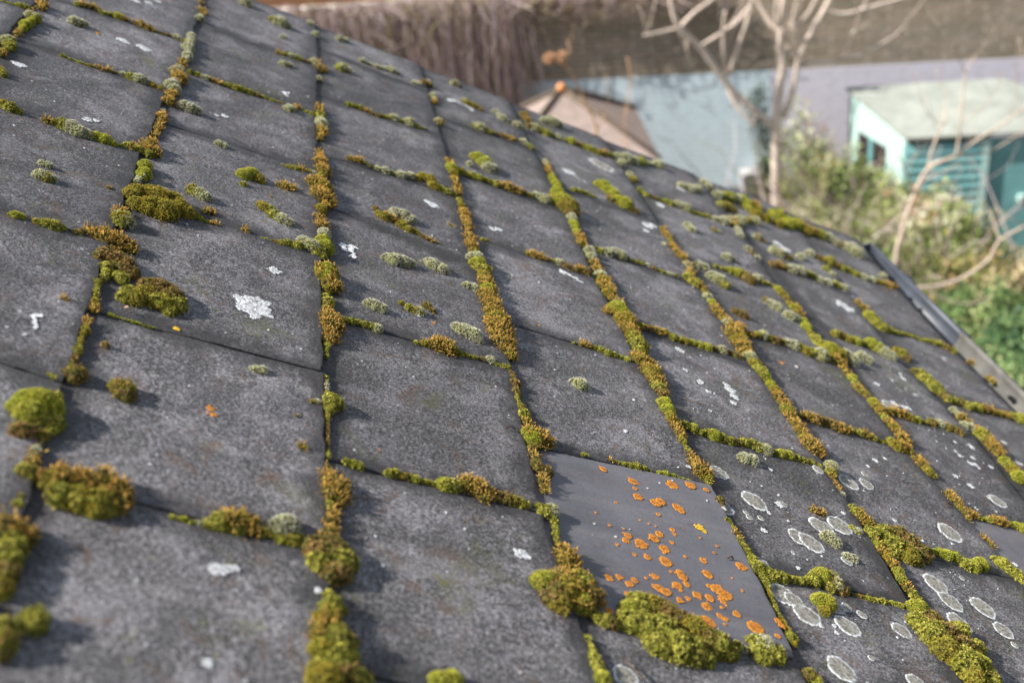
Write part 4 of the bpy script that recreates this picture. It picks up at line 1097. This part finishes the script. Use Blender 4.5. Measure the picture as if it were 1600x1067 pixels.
shed = empty('teal_shed', ground(1412, 260, 0))
tag(shed, 'teal wooden garden shed with pale sloping roof and mint gable', 'shed')
zf, zb = 1.6, 1.78
FLc, FRc = ground(1415, 215, zf), ground(1600, 205, zf); df = (FRc - FLc) / np.linalg.norm(FRc - FLc)
BLc = ground(1328, 143, zb); ds = BLc - FLc; ds[2] = 0
FRc = FLc + df * 2.1; BRc = BLc + df * 1.62
def sp(u, v, z):      # u along the front (m), v 0 front .. 1 back
    p = FLc + df * u + ds * v; return V3(p[0], p[1], z)
# roof slab with overhang
def zr(v): return zf + (zb - zf) * v
mb = MB(); mb.hexa([sp(-.03, -.06, zr(-.06)), sp(2.25, -.06, zr(-.06)), sp(1.72, 1.03, zr(1.03)), sp(-.03, 1.03, zr(1.03)),
                    sp(-.03, -.06, zr(-.06) + .03), sp(2.25, -.06, zr(-.06) + .03), sp(1.72, 1.03, zr(1.03) + .03), sp(-.03, 1.03, zr(1.03) + .03)])
o = mb.build('roof', 'felt', None, sp(1, .5, zf)); adopt(o, shed)
# gable side wall with window opening (four pieces), left side
def side(v0, v1, z0, z1a, z1b, mb, u0=0.0, u1=.035):
    mb.hexa([sp(u0, v0, z0), sp(u1, v0, z0), sp(u1, v1, z0), sp(u0, v1, z0), sp(u0, v0, z1a), sp(u1, v0, z1a), sp(u1, v1, z1b), sp(u0, v1, z1b)])
mb = MB()
side(0, .30, 0, zr(0) - .004, zr(.30) - .004, mb); side(.82, 1, 0, zr(.82) - .004, zr(1) - .004, mb); side(.30, .82, 0, .75, .75, mb); side(.30, .82, 1.36, zr(.30) - .004, zr(.82) - .004, mb)
o = mb.build('gable_wall', 'mint', None, sp(0, .5, 0)); adopt(o, shed); o['label'] = 'sunlit mint gable wall'
mb = MB(); side(.30, .82, .75, 1.36, 1.36, mb, .012, .02); win = mb.build('window', 'glass', None, sp(0, .55, 1.0)); adopt(win, shed)
mb = MB(); side(.55, .60, .75, 1.36, 1.36, mb, -.01, .03); fr = mb.build('mullion', 'teal', None, sp(0, .57, 1.0)); adopt(fr, win)
# front: shiplap boards
mb = MB(); z = 0.04; ub = .82
while z < zf - .1:
    a, b = z, z + .10
    mb.hexa([sp(0.0, -.030, a), sp(ub, -.030, a), sp(ub, .02, a), sp(0, .02, a), sp(0, -.004, b), sp(ub, -.004, b), sp(ub, .02, b), sp(0, .02, b)]); z += .105
o = mb.build('boarded_front', 'teal', None, sp(.5, 0, .8)); adopt(o, shed)
mb = MB(); mb.box(-.03, -.03, 0, .03, .03, zf - .1)
for u in (ub + .02, 2.08):
    mb = MB(); mb.hexa([sp(u - .03, -.03, 0), sp(u + .03, -.03, 0), sp(u + .03, .03, 0), sp(u - .03, .03, 0), sp(u - .03, -.03, zf - .06), sp(u + .03, -.03, zf - .06), sp(u + .03, .03, zf - .06), sp(u - .03, .03, zf - .06)])
    o = mb.build('corner_post', 'mint', None, sp(u, 0, 0)); adopt(o, shed)  # pale colour paints in the sun catching the board ends at the corner
mb = MB(); mb.hexa([sp(ub + .06, .02, 0), sp(2.05, .02, 0), sp(2.05, .05, 0), sp(ub + .06, .05, 0), sp(ub + .06, .02, zf - .08), sp(2.05, .02, zf - .08), sp(2.05, .05, zf - .08), sp(ub + .06, .05, zf - .08)])
o = mb.build('door', 'teal', None, sp(1.6, 0, .8)); adopt(o, shed)
mb = MB(); mb.box(*(sp(1.25, -.02, .8) - .02), *(sp(1.25, -.02, .8) + .05)); h_ = mb.build('handle', 'mint', None, sp(1.25, 0, .8)); adopt(h_, o)
mb = MB(); mb.hexa([sp(0, .96, 0), sp(1.6, .96, 0), sp(1.6, 1, 0), sp(0, 1, 0), sp(0, .96, zb - .03), sp(1.6, .96, zb - .03), sp(1.6, 1, zb - .03), sp(0, 1, zb - .03)])
o = mb.build('back_wall', 'teal', None, sp(.8, 1, 0)); adopt(o, shed)

bx = atY(1175, 282, 14.0)
mb = MB(); s_ = .13
mb.hexa([V3(bx[0] + x * s_ * k, bx[1] + y * s_ * k, z) for z, k in ((bx[2] - .14, .85), (bx[2] + .14, 1.0)) for x, y in ((-1.2, -1), (1.2, -1), (1.2, 1), (-1.2, 1))])
o = mb.build('planter_box', 'whiteplastic', None, bx); tag(o, 'small white box at the foot of the blue wall by the tree', 'box')
mb = MB(); mb.box(bx[0] - .3, bx[1] - .25, 0, bx[0] + .32, bx[1] + .25, bx[2] - .145)
o = mb.build('low_stand', 'darkfelt', None, (bx[0], bx[1], 0)); tag(o, 'dark low stand under the small white box', 'stand')

# ------------------------------------------------------------------ leaves
def leaf_cloud(name, centers, n, size, palette, seed, surf=.55, mat='leaf', drop=0):
    """centers: (x, y, z, rx, ry, rz); small two-triangle leaves through the outer part of each mound"""
    q = np.random.default_rng(seed); C = np.array(centers, float); w_ = (C[:, 3] * C[:, 4] + C[:, 3] * C[:, 5]); w_ /= w_.sum()
    idx = q.choice(len(C), n, p=w_); D = q.normal(size=(n, 3)); D /= np.linalg.norm(D, axis=1)[:, None]
    rr = surf + (1 - surf) * q.random(n) ** .7; rr *= 1 + .22 * wn(D[:, 0] * 5 + idx, D[:, 1] * 5, D[:, 2] * 5, 1.)
    P = C[idx, :3] + D * C[idx, 3:] * rr[:, None]; k = P[:, 2] > .02; P, D, idx = P[k], D[k], idx[k]; n = len(P)
    nr = D * .7 + q.normal(0, .6, (n, 3)) + [0, 0, .5]; nr /= np.linalg.norm(nr, axis=1)[:, None]
    A = np.cross(nr, q.normal(size=(n, 3))); A /= np.linalg.norm(A, axis=1)[:, None]; B = np.cross(nr, A)
    L = (size * q.uniform(.5, 1.3, n))[:, None]
    v = np.stack([P, P + A * L * .5 + B * L * .36 + nr * L * .08, P + A * L * 1.1, P + A * L * .5 - B * L * .36 + nr * L * .08], 1).reshape(-1, 3)
    b0 = np.arange(n) * 4; f = np.concatenate([np.stack([b0, b0 + 1, b0 + 2], 1), np.stack([b0, b0 + 2, b0 + 3], 1)])
    z = wn(P[:, 0] * 3.1, P[:, 1] * 3.1, P[:, 2] * 3.1, seed % 5) * .7 + wn(P[:, 0] * 11, P[:, 1] * 11, P[:, 2] * 11, 2.) * .45 + q.normal(0, .25, n)
    pal = np.array(palette); ci = np.clip(((z + 1) / 2 * len(pal)).astype(int), 0, len(pal) - 1)
    c = pal[ci] * q.uniform(.75, 1.25, (n, 1)); return v, f, np.repeat(c, 4, 0)
def plant(name, centers, n, size, palette, seed, loc, label, cat, group=None, surf=.55):
    V, F, K = leaf_cloud(name, centers, n, size, palette, seed, surf)
    o = npmesh(name, V, F, K, MAT['leaf'], Matrix.Identity(4), loc); return tag(o, label, cat, group)
HP = [(.02, .028, .012), (.07, .10, .03), (.19, .25, .06), (.30, .36, .11), (.48, .48, .27), (.72, .70, .54), (.42, .20, .10), (.10, .14, .04)]
q = np.random.default_rng(11)
hl = [ground(1262, 205, 1.15), ground(1330, 240, 1.15), ground(1400, 275, 1.1), ground(1470, 315, 1.0), ground(1515, 360, .85)]
cs = []
for i in range(len(hl) - 1):
    for s in np.linspace(0, 1, 5):
        p = hl[i] * (1 - s) + hl[i + 1] * s
        cs.append((p[0] - .12 + q.normal(0, .06), p[1] - .15, .54 + q.normal(0, .06), .42, .42, .72 if (i or s > .1) else 1.0)); (cs.append((p[0] - .75 + q.normal(0, .12), p[1] - .55, .38, .55, .5, .5)) if i > 0 else None)
plant('ivy_hedge', cs, 60000, .052, HP, 3, hl[1] * [1, 1, 0], 'thick hedge of pale green and cream ivy leaves running past the shed', 'hedge', surf=.4)
# greener shrubs nearer the gutter
def mound(px, py, z, r, k=3, seed=0):
    p = ground(px, py, z); qq = np.random.default_rng(seed); out = []
    for _ in range(k + 2): out.append((p[0] + qq.normal(0, r * .45), p[1] + qq.normal(0, r * .4), max(.15, z - r * .5 + qq.normal(0, r * .15)), r * qq.uniform(.5, .8), r * qq.uniform(.5, .8), r * qq.uniform(.5, .85)))
    return out, p * np.array([1, 1, 0])
SH = [
 ('leafy_shrub', 1290, 340, .5, .8, 9000, [(.12, .15, .05), (.2, .24, .09), (.30, .28, .14), (.38, .24, .15), (.42, .40, .25)], 'mixed green and russet shrub behind the mossy far roof edge'),
 ('leafy_shrub', 1350, 300, .6, .7, 9000, [(.12, .16, .05), (.20, .26, .10), (.40, .42, .27), (.5, .5, .36), (.30, .30, .14)], 'silvery green shrub below the shed window'),
 ('leafy_shrub', 1440, 370, .7, .7, 9000, [(.08, .14, .03), (.16, .24, .05), (.30, .34, .08), (.42, .38, .14)], 'bright green shrub in front of the louvred shed front'),
 ('leafy_shrub', 1530, 430, .6, .7, 9000, [(.20, .26, .05), (.38, .34, .12), (.50, .36, .16), (.16, .20, .05), (.54, .40, .24)], 'yellow-green shrub with tan leaves below the teal door'),
 ('leafy_shrub', 1380, 430, .3, .75, 8000, [(.14, .14, .06), (.26, .20, .10), (.40, .28, .14), (.18, .20, .08)], 'brownish undergrowth shrub beyond the gutter end'),
 ('leafy_shrub', 1470, 490, .5, .7, 9000, [(.10, .13, .05), (.30, .22, .10), (.44, .26, .12), (.18, .22, .08)], 'russet shrub just past the gutter joint'),
 ('leafy_shrub', 1560, 500, .8, .7, 10000, [(.04, .08, .03), (.09, .16, .05), (.20, .30, .10), (.40, .42, .18)], 'dark green shrub by the right end of the gutter'),
 ('leafy_shrub', 1610, 560, .9, .7, 10000, [(.04, .09, .04), (.09, .17, .06), (.22, .32, .12), (.44, .44, .22)], 'glossy dark green shrub lowest at the right edge'),
 ('leafy_shrub', 1530, 560, .4, .6, 8000, [(.05, .09, .03), (.12, .18, .06), (.30, .28, .14), (.42, .30, .20)], 'deep green shrub hugging the gutter'),
 ('leafy_shrub', 1600, 460, .7, .6, 8000, [(.36, .34, .16), (.5, .40, .24), (.2, .24, .07), (.14, .2, .05)], 'pale tan and green shrub at the right edge under the shed'),
]
for i, (nm, px, py, z, r, n, pal, lab) in enumerate(SH):
    cs, p = mound(px, py, z, r, 4, 40 + i); plant(nm, cs, n, .05, pal, 20 + i, p, lab, 'shrub', 'shrubs between the roof and the shed')
p = atY(1188, 165, 13.75)
plant('wall_climber', [(p[0], p[1] + .1, p[2] - .1, .16, .1, .45), (p[0] + .12, p[1] + .1, p[2] - .7, .2, .12, .6), (p[0] + .05, p[1] + .1, p[2] - 1.2, .22, .12, .5)], 2600, .04, [(.03, .06, .03), (.06, .09, .05), (.10, .14, .09)], 8, p * np.array([1, 1, 0]), 'dark green climber on the blue wall behind the tree', 'climbing plant', surf=.3)

# ------------------------------------------------------------------ bare trees
def path3(pts, Y, q, wob=.25):
    out = []; d = q.uniform(-wob, wob)
    for i, (x, y) in enumerate(pts): out.append(atY(x, y, Y + d * i / max(1, len(pts) - 1)))
    return out
def smooth(P, k=4):
    P = [np.array(p) for p in P]; out = []
    for i in range(len(P) - 1):
        p0, p1, p2, p3 = P[max(i - 1, 0)], P[i], P[i + 1], P[min(i + 2, len(P) - 1)]
        for j in range(k):
            t = j / k; out.append(.5 * ((2 * p1) + (-p0 + p2) * t + (2 * p0 - 5 * p1 + 4 * p2 - p3) * t * t + (-p0 + 3 * p1 - 3 * p2 + p3) * t ** 3))
    out.append(P[-1]); return out
def tree(name, Y, trunk, r0, r1, limbs, bark, label, seed, twigs=3, cat='tree'):
    q = random.Random(seed); b = atY(*trunk[0], Y); root = empty(name, (b[0], b[1], 0))
    T = smooth([V3(b[0], b[1], 0)] + [atY(x, y, Y) for x, y in trunk]); n = len(T)
    mb = MB(); mb.tube(T, [(r0 + (r1 - r0) * i / (n - 1)) * (.7 if name == 'bare_sapling' else 1) for i in range(n)], 10); o = mb.build('trunk', bark, None, (b[0], b[1], 0), smooth=True); adopt(o, root)
    for pts, ra, rb in limbs:
        if name == 'bare_sapling': ra, rb = ra * .68, rb * .68
        P = path3(pts, Y, q); S_ = smooth(P); n = len(S_)
        mb = MB(); mb.tube(S_, [ra + (rb - ra) * i / (n - 1) for i in range(n)], 7)
        for _ in range(twigs):
            i = q.randrange(n // 3, n); s0 = S_[i]; dirv = V3(q.uniform(-1, 1), q.uniform(-.6, .6), q.uniform(.2, 1.2)); L = q.uniform(.2, .55)
            mb.tube([s0, s0 + dirv * L * .5 + V3(0, 0, .02), s0 + dirv * L + V3(q.uniform(-.05, .05), 0, .08)], [rb * .55, rb * .4, rb * .22], 5)
        o = mb.build('limb', bark, None, P[0], smooth=True); adopt(o, root)
    return tag(root, label, cat)
tree('bare_tree', 12.7, [(1214, 330), (1213, 270), (1213, 205), (1217, 150), (1222, 105), (1221, 60), (1226, 0), (1232, -70)], .072, .035, [
 ([(1213, 200), (1195, 186), (1163, 160), (1135, 130), (1095, 76), (1060, 42), (1048, 0), (1044, -50)], .050, .022),
 ([(1062, 44), (1085, 20), (1112, 0), (1135, -30)], .026, .015), ([(1060, 44), (1035, 50), (1005, 56)], .018, .010),
 ([(1135, 130), (1150, 165), (1182, 198)], .030, .016),
 ([(1136, 120), (1131, 90), (1130, 50), (1133, 18)], .024, .015), ([(1140, 116), (1153, 75), (1168, 32), (1176, -10)], .026, .016),
 ([(1094, 72), (1130, 50), (1162, 22), (1182, -8)], .020, .013), ([(1075, 60), (1074, 80), (1078, 92)], .018, .010),
 ([(1226, 60), (1206, 40), (1192, 18), (1176, -12)], .032, .020), ([(1224, 50), (1213, 28), (1215, -20)], .026, .018), ([(1232, 60), (1240, 30), (1246, -10)], .024, .015),
 ([(1224, 100), (1232, 70), (1226, 40)], .026, .018),
 ([(1225, 184), (1238, 145), (1248, 92), (1268, 50), (1290, 12), (1308, -25)], .040, .024),
 ([(1248, 90), (1236, 74), (1226, 66)], .018, .012), ([(1255, 98), (1300, 97), (1345, 85), (1382, 66), (1416, 42)], .022, .010), ([(1316, 92), (1328, 62), (1334, 48)], .013, .008),
 ([(1284, 16), (1318, 22), (1358, 12), (1420, -6)], .024, .014), ([(1240, 45), (1262, 22), (1276, -5)], .018, .012),
], 'bark', 'bare young tree with forked pale trunk in front of the blue wall', 3, 2)
tree('bare_sapling', 8.6, [(1398, 425), (1410, 362), (1430, 302), (1450, 264), (1475, 251)], .034, .024, [
 ([(1475, 251), (1496, 243), (1522, 222), (1560, 198), (1612, 160)], .022, .012),
 ([(1494, 245), (1500, 205), (1502, 175), (1505, 150), (1509, 114), (1526, 86)], .018, .007), ([(1509, 114), (1500, 96), (1488, 84)], .007, .004),
 ([(1450, 264), (1458, 230), (1474, 192), (1480, 170)], .018, .009), ([(1474, 195), (1450, 178), (1436, 140), (1430, 110)], .007, .004),
 ([(1502, 190), (1530, 172), (1555, 142), (1568, 112)], .007, .004), ([(1496, 245), (1540, 240), (1580, 218), (1612, 200)], .012, .006),
 ([(1428, 300), (1415, 268), (1403, 240)], .014, .009), ([(1440, 285), (1475, 268), (1500, 258)], .009, .006), ([(1580, 180), (1590, 140), (1588, 100), (1592, 60)], .006, .004),
 ([(1470, 185), (1478, 150), (1462, 110)], .006, .004)], 'barkpink', 'slim pinkish bare sapling in front of the teal shed', 5, 2)
tree('bare_sapling', 6.6, [(1380, 470), (1402, 440), (1432, 450)], .022, .020, [
 ([(1432, 450), (1470, 446), (1508, 432), (1545, 405), (1562, 376), (1604, 352)], .020, .011), ([(1562, 378), (1552, 345), (1542, 322)], .007, .004),
 ([(1452, 452), (1480, 470), (1520, 474), (1550, 462)], .008, .005)], 'barkpink', 'low arching bare branch sweeping right beyond the gutter', 6, 1)
tree('bare_sapling', 13.6, [(1228, 330), (1226, 260), (1224, 200)], .022, .014, [([(1240, 240), (1262, 290), (1268, 330)], .02, .012)], 'barkpink', 'thin reddish stem close behind the pale tree trunk', 8, 2)
tree('dried_flower_stalk', 9.0, [(938, 250), (915, 165), (896, 120), (877, 92)], .012, .008, [
 ([(896, 120), (884, 106), (862, 92)], .006, .004), ([(884, 100), (890, 78), (886, 64)], .006, .004), ([(930, 210), (950, 165), (948, 120)], .005, .003), ([(985, 290), (976, 200), (984, 130), (980, 90)], .006, .004)], 'stem', 'tall dry brown flower stalk standing before the pinkish roof', 9, 1, 'plant')
for (x, y, r) in ((877, 90, .045), (858, 92, .04)):
    p = atY(x, y, 9.0)
    V, F, K = leaf_cloud('h', [(p[0], p[1], p[2], r, r, r)], 160, .03, [(.5, .28, .15), (.38, .22, .14), (.6, .36, .2)], 5, .2)
    o = npmesh('seed_head', V, F, K, MAT['leaf'], Matrix.Identity(4), p)
    adopt(o, [z for z in sc.objects if z.name.startswith('dried_flower_stalk')][0])
# stones of paving by the wall
mb = MB()
for i in range(9):
    for j in range(3):
        x, y = -1.2 + i * .62, -1.15 - j * .62
        mb.box(x + .006, y, 0.0, x + .61, y + .61, .035 + .002 * ((i * 3 + j) % 3))
o = mb.build('path', 'paving', None, (0, -1, 0), mw=WM); tag(o, kind='structure')

# ------------------------------------------------------------------ bits lying on the slates
def leaf_bit(x, y, L, c, name, label, cat):
    a, b, s_ = roofpt(x, y, .003); mb = MB(); n = 12
    for k in range(3):
        pass
    vs = [(a, b, .0052)]; 
    for k in range(n):
        th = 2 * math.pi * k / n; vs.append((a + L * math.cos(th) * .5, b + L * (.95 + .1 * math.cos(2 * th)) * math.sin(th), .0042 + .0012 * math.cos(2 * th)))
    vs += [(x_, y_, z_ - .0006) for x_, y_, z_ in vs]; m_ = n + 1
    fs = [(0, 1 + k, 1 + (k + 1) % n) for k in range(n)] + [(m_, m_ + 1 + (k + 1) % n, m_ + 1 + k) for k in range(n)] + [(1 + k, m_ + 1 + k, m_ + 1 + (k + 1) % n, 1 + (k + 1) % n) for k in range(n)]
    mb.add(vs, fs, c); o = mb.build(name, 'leaf', None, (a, b, .003), colors=True, mw=ROOF); tag(o, label, cat)
leaf_bit(199, 482, .0042, (.55, .36, .22), 'dry_leaf', 'tiny tan dry leaf just below the big green-brown moss cushions', 'leaf')
leaf_bit(171, 295, .0022, (.05, .04, .03), 'dry_leaf', 'tiny black leaf scrap left of the large golden moss cushion', 'leaf')
def twig(pts, r, label):
    mb = MB(); P = [roofpt(x, y, z) for x, y, z in pts]; mb.tube([(p[0], p[1], pt[2]) for p, pt in zip(P, pts)], [r] * len(P), 5, (.10, .06, .04))
    o = mb.build('twig', 'leaf', None, (P[0][0], P[0][1], .003), colors=True, mw=ROOF); tag(o, label, 'twig')
twig([(790, 669, .004), (798, 666, .007), (806, 670, .004)], .0009, 'small dark curled twig on the slate left of the smooth purplish slate')
twig([(975, 1030, .004), (990, 1042, .006), (1006, 1060, .004)], .0011, 'thin reddish twig beside the ringed lichen at the bottom edge')
twig([(1476, 788, .004), (1482, 785, .007), (1489, 790, .004)], .0009, 'small curled twig beside the joint at the right')
twig([(1137, 872, .004), (1143, 868, .007), (1146, 873, .004)], .0010, 'tiny dark scrap of twig on the orange-spotted slate')

# brown stems tangled through the hedge and shrubs
q = np.random.default_rng(21)
def gen_stem():
    i = q.integers(len(hl) - 1); s_ = q.random(); p = hl[i] * (1 - s_) + hl[i + 1] * s_
    m_ = 6; t = np.linspace(0, 1, m_)[:, None]; d = np.array([q.normal(-.3, .5), q.normal(-.3, .5), q.uniform(.3, 1.2)])
    P = np.array([p[0] - .4 + q.normal(0, .4), p[1] - .5 + q.normal(0, .4), q.uniform(.1, .5)]) + d * t + np.cumsum(q.normal(0, .05, (m_, 3)), 0)
    return P, np.array(tones[q.integers(len(tones))]) * .9, q.uniform(.006, .014)
V, F, K = strands(260, gen_stem, .01)
o = npmesh('brushwood', V, F, K, MAT['twig'], Matrix.Identity(4), hl[2] * [1, 1, 0]); tag(o, 'tangle of bare brown stems poking out of the ivy hedge', 'bush')
